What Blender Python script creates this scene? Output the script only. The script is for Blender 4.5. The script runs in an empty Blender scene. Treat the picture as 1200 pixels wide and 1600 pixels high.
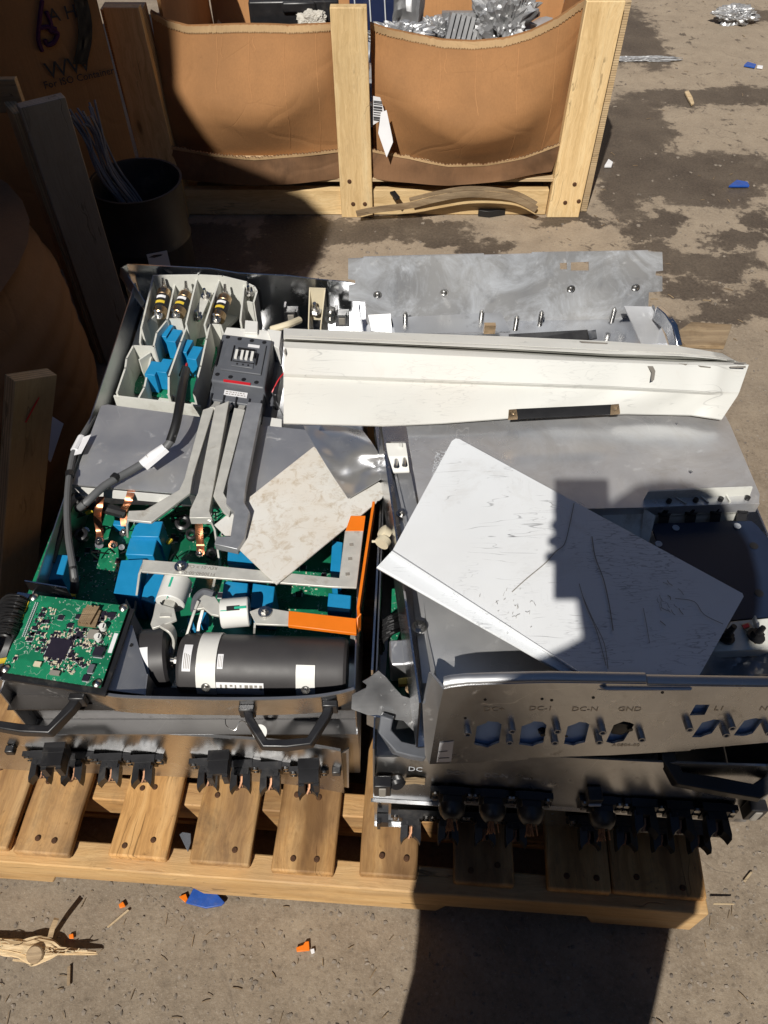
import bpy, bmesh, math, random
from mathutils import Vector, Matrix, noise
from mathutils.geometry import tessellate_polygon

R = math.radians
V = Vector
scene = bpy.context.scene
COL = scene.collection

# ------------------------------------------------------------------ camera, sky, sun, exposure
CAM_Z, PITCH, FPX = 1.46, 50.0, 1250.0
cam_data = bpy.data.cameras.new('camera')
cam_data.sensor_fit = 'VERTICAL'
cam_data.sensor_height = 36.0
cam_data.lens = 36.0 * FPX / 1600.0
cam_data.clip_start = 0.02
cam_data.clip_end = 500.0
cam = bpy.data.objects.new('camera', cam_data)
cam.location = (0, 0, CAM_Z)
cam.rotation_euler = (R(90 - PITCH), 0, 0)
COL.objects.link(cam)
scene.camera = cam

SUN_EL, SUN_AZ = 46.0, 18.0          # light travels towards +Y, 18 degrees to the right
world = bpy.data.worlds.new('World')
scene.world = world
world.use_nodes = True
wnt = world.node_tree
sky = wnt.nodes.new('ShaderNodeTexSky')
sky.sky_type = 'NISHITA'
sky.sun_disc = False
sky.sun_elevation = R(SUN_EL)
sky.sun_rotation = R(180 + SUN_AZ)
sky.dust_density = 0.2
sky.ozone_density = 5.0
wnt.links.new(sky.outputs[0], wnt.nodes['Background'].inputs[0])
wnt.nodes['Background'].inputs[1].default_value = 0.05

sun_data = bpy.data.lights.new('sun', 'SUN')
sun_data.energy = 5.0
sun_data.angle = R(0.55)
sun_data.color = (1.0, 0.955, 0.88)
sun = bpy.data.objects.new('sun', sun_data)
SUN_DIR = V((math.sin(R(SUN_AZ)) * math.cos(R(SUN_EL)), math.cos(R(SUN_AZ)) * math.cos(R(SUN_EL)), -math.sin(R(SUN_EL))))
sun.rotation_euler = SUN_DIR.to_track_quat('-Z', 'Y').to_euler()
sun.location = (-2, -6, 6)
COL.objects.link(sun)

scene.view_settings.view_transform = 'Standard'
scene.view_settings.look = 'None'
scene.view_settings.exposure = -0.12
scene.view_settings.gamma = 1.0
scene.view_settings.use_curve_mapping = False
scene.cycles.max_bounces = 8
scene.cycles.caustics_reflective = False
scene.cycles.caustics_refractive = False

# ------------------------------------------------------------------ measuring the place
_c, _s = math.cos(R(PITCH)), math.sin(R(PITCH))
def ray(px, py):
    u = (px - 600.0) / FPX; v = (800.0 - py) / FPX
    return V((u, v * _s + _c, v * _c - _s))
def W(px, py, z):                       # point of the place at height z
    d = ray(px, py); return V((0, 0, CAM_Z)) + d * ((z - CAM_Z) / d.z)
def Wy(px, py, y):                      # point on the vertical plane at depth y
    d = ray(px, py); return V((0, 0, CAM_Z)) + d * (y / d.y)
def Wp(px, py, p, n):                   # point on a tilted plane
    d = ray(px, py); o = V((0, 0, CAM_Z)); return o + d * ((p - o).dot(n) / d.dot(n))
def plane3(a, b, c):
    n = (b - a).cross(c - a).normalized()
    if n.z < 0: n = -n
    return a, n
UP = V((0, 0, 1))

# ------------------------------------------------------------------ mesh building
def catmull(pts, n=6):
    out = []
    P = [V(p) for p in pts]
    for i in range(len(P) - 1):
        p0 = P[max(i - 1, 0)]; p1 = P[i]; p2 = P[i + 1]; p3 = P[min(i + 2, len(P) - 1)]
        for k in range(n):
            t = k / n
            out.append(0.5 * ((2 * p1) + (p2 - p0) * t + (2 * p0 - 5 * p1 + 4 * p2 - p3) * t * t + (3 * p1 - p0 - 3 * p2 + p3) * t ** 3))
    out.append(P[-1]); return out

WLOC = {}
LMAT = {}
class MB:
    def __init__(s):
        s.v = []; s.f = []; s.m = []; s.cm = 0; s.cuts = []
    def mat(s, i): s.cm = i; return s
    def cut(s):                          # what follows is an object of its own
        if s.f: s.cuts.append((len(s.v), len(s.f)))
    def add(s, vs, fs):
        o = len(s.v); s.v += [V(x) for x in vs]
        for f in fs: s.f.append([o + i for i in f]); s.m.append(s.cm)
    def box(s, c, size, rz=0.0, M=None):
        hx, hy, hz = size[0] / 2, size[1] / 2, size[2] / 2
        M = M or Matrix.Rotation(rz, 3, 'Z'); c = V(c)
        vs = [c + M @ V((x, y, z)) for z in (-hz, hz) for x, y in ((-hx, -hy), (hx, -hy), (hx, hy), (-hx, hy))]
        s.add(vs, [(3, 2, 1, 0), (4, 5, 6, 7), (0, 1, 5, 4), (1, 2, 6, 5), (2, 3, 7, 6), (3, 0, 4, 7)])
    def prism(s, pts, d):                # polygon swept along d
        pts = [V(p) for p in pts]; n = len(pts); d = V(d)
        nn = V((0, 0, 0))
        for i in range(n): nn += pts[i].cross(pts[(i + 1) % n])
        if nn.dot(d) < 0: pts.reverse()
        vs = pts + [p + d for p in pts]
        s.add(vs, [list(range(n))[::-1], list(range(n, 2 * n))] + [(i, (i + 1) % n, n + (i + 1) % n, n + i) for i in range(n)])
    def sheet(s, outer, holes, fn, d):   # flat polygon with holes, swept along d
        loops = [[V((a[0], a[1], 0)) for a in l] for l in [outer] + holes]
        tri = tessellate_polygon(loops); flat = [fn(a.x, a.y) for l in loops for a in l]
        n = len(flat); d = V(d); vs = flat + [p + d for p in flat]
        fs = [tuple(t) for t in tri] + [tuple(n + i for i in reversed(t)) for t in tri]
        o = 0
        for l in loops:
            k = len(l)
            for i in range(k): fs.append((o + i, o + (i + 1) % k, n + o + (i + 1) % k, n + o + i))
            o += k
        s.add(vs, fs)
    def cyl(s, p0, p1, r0, r1=None, n=16, caps=True):
        p0 = V(p0); p1 = V(p1); r1 = r0 if r1 is None else r1
        a = (p1 - p0).normalized(); t = a.orthogonal().normalized(); b = a.cross(t)
        vs = []
        for p, r in ((p0, r0), (p1, r1)):
            for i in range(n):
                q = 2 * math.pi * i / n; vs.append(p + (t * math.cos(q) + b * math.sin(q)) * r)
        fs = [(i, (i + 1) % n, n + (i + 1) % n, n + i) for i in range(n)]
        if caps: fs += [list(range(n))[::-1], list(range(n, 2 * n))]
        s.add(vs, fs)
    def lathe(s, p0, axis, prof, n=24):  # profile of (along, radius)
        p0 = V(p0); a = V(axis).normalized(); t = a.orthogonal().normalized(); b = a.cross(t)
        vs = []; k = len(prof)
        for h, r in prof:
            for i in range(n):
                q = 2 * math.pi * i / n; vs.append(p0 + a * h + (t * math.cos(q) + b * math.sin(q)) * max(r, 1e-5))
        fs = [(j * n + i, j * n + (i + 1) % n, (j + 1) * n + (i + 1) % n, (j + 1) * n + i) for j in range(k - 1) for i in range(n)]
        s.add(vs, fs)
    def tube(s, path, r, n=8, smooth=0, taper=None):
        P = catmull(path, smooth) if smooth else [V(p) for p in path]
        t0 = (P[1] - P[0]).normalized(); u = t0.orthogonal().normalized(); vs = []; k = len(P)
        for i, p in enumerate(P):
            t = (P[min(i + 1, k - 1)] - P[max(i - 1, 0)]).normalized()
            u = (u - t * u.dot(t)).normalized(); b = t.cross(u)
            rr = r if taper is None else r + (taper - r) * i / (k - 1)
            for j in range(n):
                q = 2 * math.pi * j / n; vs.append(p + (u * math.cos(q) + b * math.sin(q)) * rr)
        fs = [(i * n + j, i * n + (j + 1) % n, (i + 1) * n + (j + 1) % n, (i + 1) * n + j) for i in range(k - 1) for j in range(n)]
        fs += [list(range(n))[::-1], [(k - 1) * n + j for j in range(n)]]
        s.add(vs, fs)
    def bar(s, path, w, h, up=UP, smooth=0):   # rectangular section swept along a path
        P = catmull(path, smooth) if smooth else [V(p) for p in path]
        k = len(P); vs = []; up = V(up)
        for i, p in enumerate(P):
            t1 = (P[min(i + 1, k - 1)] - P[i]); t0 = (P[i] - P[max(i - 1, 0)])
            t = (t1.normalized() if t1.length > 1e-9 else V((0, 0, 0))) + (t0.normalized() if t0.length > 1e-9 else V((0, 0, 0)))
            t.normalize(); sd = t.cross(up)
            if sd.length < 1e-4: sd = V((1, 0, 0))
            sd.normalize(); n2 = sd.cross(t)
            for a, b in ((-1, -1), (1, -1), (1, 1), (-1, 1)): vs.append(p + sd * a * w / 2 + n2 * b * h / 2)
        fs = [(i * 4 + j, i * 4 + (j + 1) % 4, i * 4 + 4 + (j + 1) % 4, i * 4 + 4 + j) for i in range(k - 1) for j in range(4)]
        fs += [(3, 2, 1, 0), [(k - 1) * 4 + j for j in range(4)]]
        s.add(vs, fs)
    def grid(s, fn, nu, nv, th=None):    # surface fn(u,v); th(vector) gives it thickness
        top = [fn(i / nu, j / nv) for j in range(nv + 1) for i in range(nu + 1)]
        w = nu + 1; fs = [(j * w + i, j * w + i + 1, (j + 1) * w + i + 1, (j + 1) * w + i) for j in range(nv) for i in range(nu)]
        if th is None: s.add(top, fs); return
        N = len(top); th = V(th)
        fs2 = [tuple(N + q for q in reversed(f)) for f in fs]
        e = [i for i in range(w)] + [j * w + nu for j in range(1, nv + 1)] + [nv * w + i for i in range(nu - 1, -1, -1)] + [j * w for j in range(nv - 1, 0, -1)]
        sd = [(e[i], N + e[i], N + e[(i + 1) % len(e)], e[(i + 1) % len(e)]) for i in range(len(e))]
        s.add(top + [p + th for p in top], fs + fs2 + sd)
    def ball(s, c, r, M=None, n=2, amp=0, fr=1, seed=0):
        bm = bmesh.new(); bmesh.ops.create_icosphere(bm, subdivisions=n, radius=1)
        vs = []
        for v in bm.verts:
            p = v.co.copy()
            if amp: p *= 1 + amp * noise.noise(p * fr + V((seed, seed * 1.7, 0)))
            if M: p = M @ p
            vs.append(V(c) + V((p.x * r[0], p.y * r[1], p.z * r[2])) if hasattr(r, '__len__') else V(c) + p * r)
        fs = [[v.index for v in f.verts] for f in bm.faces]; bm.free(); s.add(vs, fs)
    def mesh(s, name, mats, org=V((0, 0, 0)), smooth=35):
        me = bpy.data.meshes.new(name)
        me.from_pydata([v - org for v in s.v], [], s.f)
        for m in (mats if isinstance(mats, (list, tuple)) else [mats]): me.materials.append(m)
        if len(me.materials) > 1: me.polygons.foreach_set('material_index', s.m)
        bm = bmesh.new(); bm.from_mesh(me); bmesh.ops.recalc_face_normals(bm, faces=bm.faces); bm.to_mesh(me); bm.free()
        if smooth:
            me.polygons.foreach_set('use_smooth', [True] * len(me.polygons))
            me.set_sharp_from_angle(angle=R(smooth))
        me.update(); return me
    def build(s, name, mats, parent=None, org=None, smooth=35, bevel=0):
        if s.cuts:
            cs = [(0, 0)] + s.cuts + [(len(s.v), len(s.f))]; o = None
            for (v0, f0), (v1, f1) in zip(cs, cs[1:]):
                if f1 == f0: continue
                q = MB(); q.v = s.v[v0:v1]; q.f = [[i - v0 for i in f] for f in s.f[f0:f1]]; q.m = s.m[f0:f1]; o = q.build(name, mats, parent, org, smooth, bevel)
            return o
        o0 = WLOC[parent.name] if parent else V(org if org is not None else (0, 0, 0))
        me = s.mesh(name, mats, o0, smooth)
        o = bpy.data.objects.new(name, me); COL.objects.link(o)
        if parent: o.parent = parent
        else: o.location = o0
        WLOC[o.name] = o0
        if bevel:
            b = o.modifiers.new('bevel', 'BEVEL'); b.width = bevel; b.segments = 2; b.limit_method = 'ANGLE'; b.angle_limit = R(40)
        return o

def tag(o, label=None, cat=None, group=None, kind=None):
    if label: o['label'] = label
    if cat: o['category'] = cat
    if group: o['group'] = group
    if kind: o['kind'] = kind
    return o
def thing(name, label, cat, loc, group=None):
    o = bpy.data.objects.new(name, None); COL.objects.link(o)
    o.empty_display_size = 0.05
    o.location = loc; WLOC[o.name] = V(loc)
    return tag(o, label, cat, group)
def put(mesh, name, parent, loc, M=None):      # another object sharing a mesh, placed in the parent
    o = bpy.data.objects.new(name, mesh); COL.objects.link(o)
    base = WLOC[parent.name] if parent else V((0, 0, 0))
    m = (M.to_4x4() if M is not None else Matrix.Identity(4))
    m.translation = V(loc) - base
    if parent: o.parent = parent
    o.matrix_local = m; LMAT[o.name] = m.copy()
    WLOC[o.name] = V(loc)
    return o
def RZ(a): return Matrix.Rotation(a, 3, 'Z')
def frame(x, z):                                # rotation whose local X follows x and local Z is near z
    x = V(x).normalized(); y = V(z).cross(x).normalized(); z2 = x.cross(y)
    return Matrix((x, y, z2)).transposed()
def board(name, p0, p1, w, th, up, m, parent, bevel=.002, jit=0, rnd=None):   # lumber with its grain along its own X
    p0 = V(p0); p1 = V(p1); L = (p1 - p0).length
    mb = MB()
    nx = max(2, int(L / .06))
    rr = rnd or random.Random(int(L * 1e4 + w * 1e5))
    if jit:
        prof = []
        for i in range(nx + 1): prof.append((rr.uniform(-jit, jit), rr.uniform(-jit, jit), rr.uniform(-jit, jit) * .6))
        vs = []
        for i in range(nx + 1):
            x = -L / 2 + L * i / nx; a, b, c = prof[i]
            e = rr.uniform(-jit, jit) if i in (0, nx) else 0
            vs += [V((x + e, -w / 2 + a, -th / 2)), V((x + e, w / 2 + b, -th / 2)), V((x + e, w / 2 + b, th / 2 + c)), V((x + e, -w / 2 + a, th / 2 + c))]
        fs = [(i * 4 + j, i * 4 + (j + 1) % 4, i * 4 + 4 + (j + 1) % 4, i * 4 + 4 + j) for i in range(nx) for j in range(4)]
        fs += [(3, 2, 1, 0), [nx * 4 + j for j in range(4)]]
        mb.add(vs, fs)
    else: mb.box((0, 0, 0), (L, w, th))
    me = mb.mesh(name, m)
    o = put(me, name, parent, (p0 + p1) / 2, frame(p1 - p0, up))
    if bevel:
        b = o.modifiers.new('bevel', 'BEVEL'); b.width = bevel; b.segments = 2; b.limit_method = 'ANGLE'
    return o
def writing(name, text, size, loc, M, m, parent, depth=.0002, align='CENTER'):
    cu = bpy.data.curves.new(name, 'FONT'); cu.body = text; cu.size = size; cu.extrude = depth
    cu.align_x = align; cu.align_y = 'CENTER'; cu.resolution_u = 2
    tmp = bpy.data.objects.new('tmp', cu); COL.objects.link(tmp)
    dg = bpy.context.evaluated_depsgraph_get(); me = bpy.data.meshes.new_from_object(tmp.evaluated_get(dg))
    bpy.data.objects.remove(tmp); bpy.data.curves.remove(cu)
    me.materials.clear(); me.materials.append(m); me.name = name
    return put(me, name, parent, loc, M)

# ------------------------------------------------------------------ materials
class NT:
    def __init__(s, name):
        s.m = bpy.data.materials.new(name); s.m.use_nodes = True; s.t = s.m.node_tree
        s.b = s.t.nodes['Principled BSDF']
        tc = s.n('ShaderNodeTexCoord'); oi = s.n('ShaderNodeObjectInfo')
        sc = s.n('ShaderNodeVectorMath', operation='SCALE'); sc.inputs[3].default_value = 37.0
        s.l(oi.outputs['Random'], sc.inputs[0])
        ad = s.n('ShaderNodeVectorMath', operation='ADD'); s.l(tc.outputs['Object'], ad.inputs[0]); s.l(sc.outputs[0], ad.inputs[1])
        s.raw = tc.outputs['Object']; s.co = ad.outputs[0]; s.rnd = oi.outputs['Random']
    def n(s, ty, **k):
        x = s.t.nodes.new(ty)
        for a, b in k.items(): setattr(x, a, b)
        return x
    def l(s, a, b): s.t.links.new(a, b)
    def setv(s, sock, v):
        if hasattr(v, 'is_linked') or isinstance(v, bpy.types.NodeSocket): s.l(v, sock)
        else: sock.default_value = v
    def map(s, scale, co=None, loc=(0, 0, 0), rot=(0, 0, 0)):
        x = s.n('ShaderNodeMapping'); s.l(co or s.co, x.inputs[0])
        x.inputs['Scale'].default_value = scale; x.inputs['Location'].default_value = loc; x.inputs['Rotation'].default_value = rot
        return x.outputs[0]
    def noise(s, sc=10, det=4, rough=.6, co=None, dist=0):
        x = s.n('ShaderNodeTexNoise'); s.l(co or s.co, x.inputs['Vector'])
        x.inputs['Scale'].default_value = sc; x.inputs['Detail'].default_value = det; x.inputs['Roughness'].default_value = rough; x.inputs['Distortion'].default_value = dist
        return x.outputs['Fac']
    def voro(s, sc, co=None, feature='F1'):
        x = s.n('ShaderNodeTexVoronoi', feature=feature); s.l(co or s.co, x.inputs['Vector']); x.inputs['Scale'].default_value = sc
        return x
    def ramp(s, f, stops, interp='LINEAR'):
        x = s.n('ShaderNodeValToRGB'); s.l(f, x.inputs[0]); cr = x.color_ramp; cr.interpolation = interp
        while len(cr.elements) > 1: cr.elements.remove(cr.elements[-1])
        for i, (p, c) in enumerate(stops):
            e = cr.elements[0] if i == 0 else cr.elements.new(p)
            e.position = p
            if not hasattr(c, '__len__'): c = (c, c, c)
            e.color = (*c, 1)
        return x.outputs[0]
    def rng(s, f, a, b, c=0., d=1.):
        x = s.n('ShaderNodeMapRange'); s.l(f, x.inputs[0])
        for i, q in enumerate((a, b, c, d)): x.inputs[i + 1].default_value = q
        return x.outputs[0]
    def math(s, op, a, b=0.):
        x = s.n('ShaderNodeMath', operation=op); s.setv(x.inputs[0], a); s.setv(x.inputs[1], b); return x.outputs[0]
    def mix(s, f, a, b, blend='MIX'):
        x = s.n('ShaderNodeMix', data_type='RGBA', blend_type=blend)
        s.setv(x.inputs[0], f)
        for q, sock in ((a, x.inputs[6]), (b, x.inputs[7])):
            if isinstance(q, bpy.types.NodeSocket): s.l(q, sock)
            else: sock.default_value = (*q, 1)
        return x.outputs[2]
    def bump(s, h, strength=.3, dist=.002):
        x = s.n('ShaderNodeBump'); s.l(h, x.inputs['Height']); x.inputs['Strength'].default_value = strength; x.inputs['Distance'].default_value = dist
        s.l(x.outputs[0], s.b.inputs['Normal'])
    def out(s, col=None, rough=None, metal=None, **k):
        for nm, q in (('Base Color', col), ('Roughness', rough), ('Metallic', metal)):
            if q is None: continue
            if isinstance(q, bpy.types.NodeSocket): s.l(q, s.b.inputs[nm])
            elif nm == 'Base Color': s.b.inputs[nm].default_value = (*q, 1)
            else: s.b.inputs[nm].default_value = q
        for a, q in k.items(): s.b.inputs[a].default_value = q
        return s.m
def mul(c, f): return tuple(x * f for x in c)
def simple(name, col, rough=.5, metal=0, var=.18, sc=25, bump=0, dirt=None, **k):
    t = NT(name); f = t.noise(sc, 5)
    c = t.ramp(f, [(.3, mul(col, 1 - var)), (.7, mul(col, 1 + var * .6))])
    if dirt:
        d = t.rng(t.noise(sc * .5, 7, .7, dist=.4), .56, .72); c = t.mix(d, c, dirt)
    if bump: t.bump(t.noise(sc * 8, 3), bump, .001)
    r = t.rng(f, .3, .7, max(rough - .08, .03), rough + .08)
    return t.out(c, r, metal, **k)

def alu(name, tone=.6, rough=.28, spots=.5, brush=True, dirt=(.10, .085, .07), bend=.25, metal=1.0, mott=0):
    t = NT(name)
    big = t.noise(6, 4, .6); fine = t.noise(160, 3, .7); sp = t.noise(38, 6, .72, dist=.6)
    c = t.ramp(big, [(.3, mul((.93, .95, 1.0), tone * .88)), (.7, mul((1, 1, 1), tone * 1.1))])
    m1 = t.rng(sp, .60, .72); c = t.mix(t.math('MULTIPLY', m1, spots), c, mul((1, 1, 1), min(tone * 1.35, .95)))
    m2 = t.rng(t.noise(16, 7, .75, dist=.8), .60, .74); c = t.mix(t.math('MULTIPLY', m2, spots * .8), c, dirt)
    if mott:
        mo = t.rng(t.noise(8, 8, .74, dist=1.2), .44, .66); c = t.mix(t.math('MULTIPLY', mo, mott), c, dirt); mo2 = t.rng(t.noise(11, 7, .72, dist=.9), .56, .70); c = t.mix(t.math('MULTIPLY', mo2, mott * .6), c, mul((.9, .95, 1.05), tone * .55))
    wv = t.noise(1.0, 3, .6, co=t.map((18, 420, 420)))
    sc2 = t.rng(t.math('ABSOLUTE', t.math('SUBTRACT', t.noise(9, 2, .4, dist=1.2), .5)), 0, .0035, 1, 0)
    sc2 = t.math('MULTIPLY', sc2, t.rng(t.noise(5, 2), .5, .6))
    c = t.mix(t.math('MULTIPLY', sc2, .55), c, mul((1, 1, 1), min(tone * 1.5, .97)))
    r = t.math('ADD', t.rng(big, .3, .7, rough - .06, rough + .08), t.math('MULTIPLY', t.math('ADD', m1, m2), .28))
    h = t.math('ADD', t.math('MULTIPLY', wv if brush else fine, .12), t.math('MULTIPLY', t.noise(5, 2), bend * 8))
    t.bump(h, .25, .0012)
    return t.out(c, r, metal)

def wood(name, c1, c2, c3, knots=.8, rough=.65, grime=.3, gsc=1.0, ply=False, grey=.25, crack=.7):
    t = NT(name)
    wob = t.noise(2.2, 3, .5, co=t.map((3, 6, 6)))
    ad = t.n('ShaderNodeVectorMath', operation='MULTIPLY_ADD')
    t.l(wob, ad.inputs[0]); ad.inputs[1].default_value = (0, .05, .05); t.l(t.co, ad.inputs[2])
    g = t.noise(1, 5, .65, co=t.map((1.6 * gsc, 46 * gsc, 46 * gsc), ad.outputs[0]))
    g2 = t.noise(1, 3, .7, co=t.map((9 * gsc, 330 * gsc, 330 * gsc), ad.outputs[0]))
    c = t.ramp(g, [(.28, c1), (.5, c2), (.72, c3)])
    c = t.mix(t.rng(g2, .45, .75, 0, .45), c, mul(c1, .75))
    if knots:
        kc = t.map((5.5, 15, .02), ad.outputs[0]); vo = t.voro(1, kc)
        wn = t.n('ShaderNodeSeparateColor'); t.l(vo.outputs['Color'], wn.inputs[0])
        sel = t.math('GREATER_THAN', wn.outputs[0], knots)
        k = t.math('MULTIPLY', t.rng(vo.outputs['Distance'], .10, .17, 1, 0), sel)
        ring = t.math('MULTIPLY', t.rng(vo.outputs['Distance'], .15, .42, .45, 0), sel)
        c = t.mix(ring, c, mul(c1, .7)); c = t.mix(t.math('MULTIPLY', k, .85), c, mul(c1, .33))
    if ply:
        sp = t.n('ShaderNodeSeparateXYZ'); t.l(t.raw, sp.inputs[0])
        st = t.math('SINE', t.math('MULTIPLY', sp.outputs[2], 900)); c = t.mix(t.rng(st, .2, .6, 0, .55), c, mul(c1, .4))
    gy = t.rng(t.noise(1, 5, .65, co=t.map((3.5, 9, 9))), .42, .62); c = t.mix(t.math('MULTIPLY', gy, grey), c, (.30, .25, .19))
    ck = t.rng(t.math('ABSOLUTE', t.math('SUBTRACT', t.noise(1, 2, .5, co=t.map((1.1, 34, 34), ad.outputs[0])), .5)), 0, .012, 1, 0)
    ck = t.math('MULTIPLY', ck, t.rng(t.noise(1, 2, .5, co=t.map((5, 12, 12))), .54, .60)); c = t.mix(t.math('MULTIPLY', ck, crack), c, mul(c1, .18))
    gr = t.rng(t.noise(7, 6, .7, dist=.5), .52, .72); c = t.mix(t.math('MULTIPLY', gr, grime), c, (.07, .055, .04))
    st2 = t.rng(t.noise(1, 5, .62, co=t.map((2.2, 7, 7), loc=(5, 3, 1))), .50, .66); c = t.mix(t.math('MULTIPLY', st2, min(1, grime * 1.5)), c, mul(c1, .42))
    sc_ = t.rng(t.noise(60, 5, .75), .62, .72); c = t.mix(t.math('MULTIPLY', sc_, grime), c, mul(c1, .45))
    sh = t.rng(t.rnd, 0, 1, .78, 1.12)
    x = t.n('ShaderNodeVectorMath', operation='SCALE'); t.l(c, x.inputs[0]); t.l(sh, x.inputs[3])
    t.bump(t.math('SUBTRACT', t.math('ADD', t.math('MULTIPLY', g, .8), t.math('MULTIPLY', g2, .7)), ck), .6, .0016)
    return t.out(x.outputs[0], rough)

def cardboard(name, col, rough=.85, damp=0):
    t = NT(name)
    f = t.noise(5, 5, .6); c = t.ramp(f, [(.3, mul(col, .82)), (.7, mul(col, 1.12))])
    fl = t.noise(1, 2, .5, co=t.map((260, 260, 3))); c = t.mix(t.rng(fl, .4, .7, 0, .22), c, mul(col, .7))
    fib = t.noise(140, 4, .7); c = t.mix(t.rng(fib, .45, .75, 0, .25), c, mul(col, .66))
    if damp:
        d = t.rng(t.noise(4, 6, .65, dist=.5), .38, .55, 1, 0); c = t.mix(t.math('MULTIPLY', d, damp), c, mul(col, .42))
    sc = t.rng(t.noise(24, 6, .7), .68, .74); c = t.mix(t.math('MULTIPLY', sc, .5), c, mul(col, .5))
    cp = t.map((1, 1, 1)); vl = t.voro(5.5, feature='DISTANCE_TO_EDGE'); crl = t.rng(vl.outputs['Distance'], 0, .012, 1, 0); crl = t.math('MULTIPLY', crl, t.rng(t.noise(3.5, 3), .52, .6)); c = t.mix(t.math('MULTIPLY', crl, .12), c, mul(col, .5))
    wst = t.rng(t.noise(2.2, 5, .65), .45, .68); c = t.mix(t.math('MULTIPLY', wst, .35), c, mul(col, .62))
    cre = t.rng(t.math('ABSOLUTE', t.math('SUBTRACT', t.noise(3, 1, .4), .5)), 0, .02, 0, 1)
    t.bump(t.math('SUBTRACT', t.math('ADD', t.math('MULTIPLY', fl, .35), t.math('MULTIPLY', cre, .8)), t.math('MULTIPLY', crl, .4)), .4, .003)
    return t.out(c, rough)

def white_paint(name, col=(.80, .80, .78), scr=1.0, dirt=.25, dcol=(.25, .20, .14), rough=.42, dsc=9, thr=.55):
    t = NT(name)
    f = t.noise(4, 4); c = t.ramp(f, [(.3, mul(col, .93)), (.7, mul(col, 1.03))])
    d = t.rng(t.noise(dsc, 8, .75, dist=.6), thr, thr + .2); c = t.mix(t.math('MULTIPLY', d, dirt), c, dcol)
    sm = t.rng(t.noise(3.2, 5, .6), .42, .6); c = t.mix(t.math('MULTIPLY', sm, dirt * .35), c, mul(dcol, 1.6))
    for k, (s, w, ms, ro, an) in enumerate(((5, .006, 5, .5, 7), (9, .008, 7, 1.9, 8), (11, .007, 8, 2.7, 10), (26, .02, 5, 1.1, 6), (40, .03, 6, .2, 5))):
        co = t.map((1, an, 1), loc=(k * 3.1, k * 5.7, 0), rot=(0, 0, ro))
        a = t.rng(t.math('ABSOLUTE', t.math('SUBTRACT', t.noise(s, 2, .4, co=co), .5)), w * .3, w, 1, 0)
        mk = t.rng(t.noise(ms, 4, .65, co=t.map((1, 1, 1), loc=(k * 7.7, 2.2 * k, k))), .56, .64)
        c = t.mix(t.math('MULTIPLY', t.math('MULTIPLY', a, mk), (.75 if k < 3 else .45) * scr), c, (.10, .10, .11))
    fs = t.rng(t.noise(2.3, 4, .6, co=t.map((1, 1, 1), loc=(4.4, 1.2, 0))), .50, .62); sg = t.noise(1, 4, .7, co=t.map((260, 45, 30), rot=(0, 0, .5)))
    c = t.mix(t.math('MULTIPLY', t.math('MULTIPLY', fs, t.rng(sg, .55, .75)), .40 * scr), c, (.34, .34, .35))
    ch = t.math('MULTIPLY', t.rng(t.noise(70, 5, .7), .70, .73), t.rng(t.noise(6, 3), .5, .6))
    c = t.mix(t.math('MULTIPLY', ch, .8 * scr), c, (.12, .12, .13))
    t.bump(t.math('ADD', t.noise(3, 2), t.math('MULTIPLY', t.noise(300, 2), .02)), .25, .004)
    return t.out(c, t.rng(f, .3, .7, rough - .06, rough + .1))

def circuit(name):
    t = NT(name); g = (.010, .165, .080)
    c = t.ramp(t.noise(9, 4), [(.3, mul(g, .75)), (.7, mul(g, 1.2))])
    w = t.n('ShaderNodeTexBrick'); t.l(t.map((1, 1, 1)), w.inputs['Vector']); w.inputs['Scale'].default_value = 170
    w.inputs['Mortar Size'].default_value = .035; w.inputs['Color1'].default_value = (0, 0, 0, 1); w.inputs['Color2'].default_value = (0, 0, 0, 1); w.inputs['Mortar'].default_value = (1, 1, 1, 1)
    tr = t.math('MULTIPLY', w.outputs['Fac'], t.rng(t.noise(22, 2), .47, .53)); c = t.mix(t.math('MULTIPLY', tr, .7), c, mul(g, 2.3))
    vo = t.voro(190); c = t.mix(t.math('MULTIPLY', t.rng(vo.outputs['Distance'], .16, .22, 1, 0), t.rng(t.noise(14, 3), .5, .58)), c, (.5, .52, .48))
    si = t.math('MULTIPLY', t.rng(t.math('ABSOLUTE', t.math('SUBTRACT', t.noise(60, 2, .5), .5)), .004, .012, 1, 0), t.rng(t.noise(25, 2), .55, .6))
    c = t.mix(t.math('MULTIPLY', si, .6), c, (.6, .65, .6))
    return t.out(c, .38)

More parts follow.
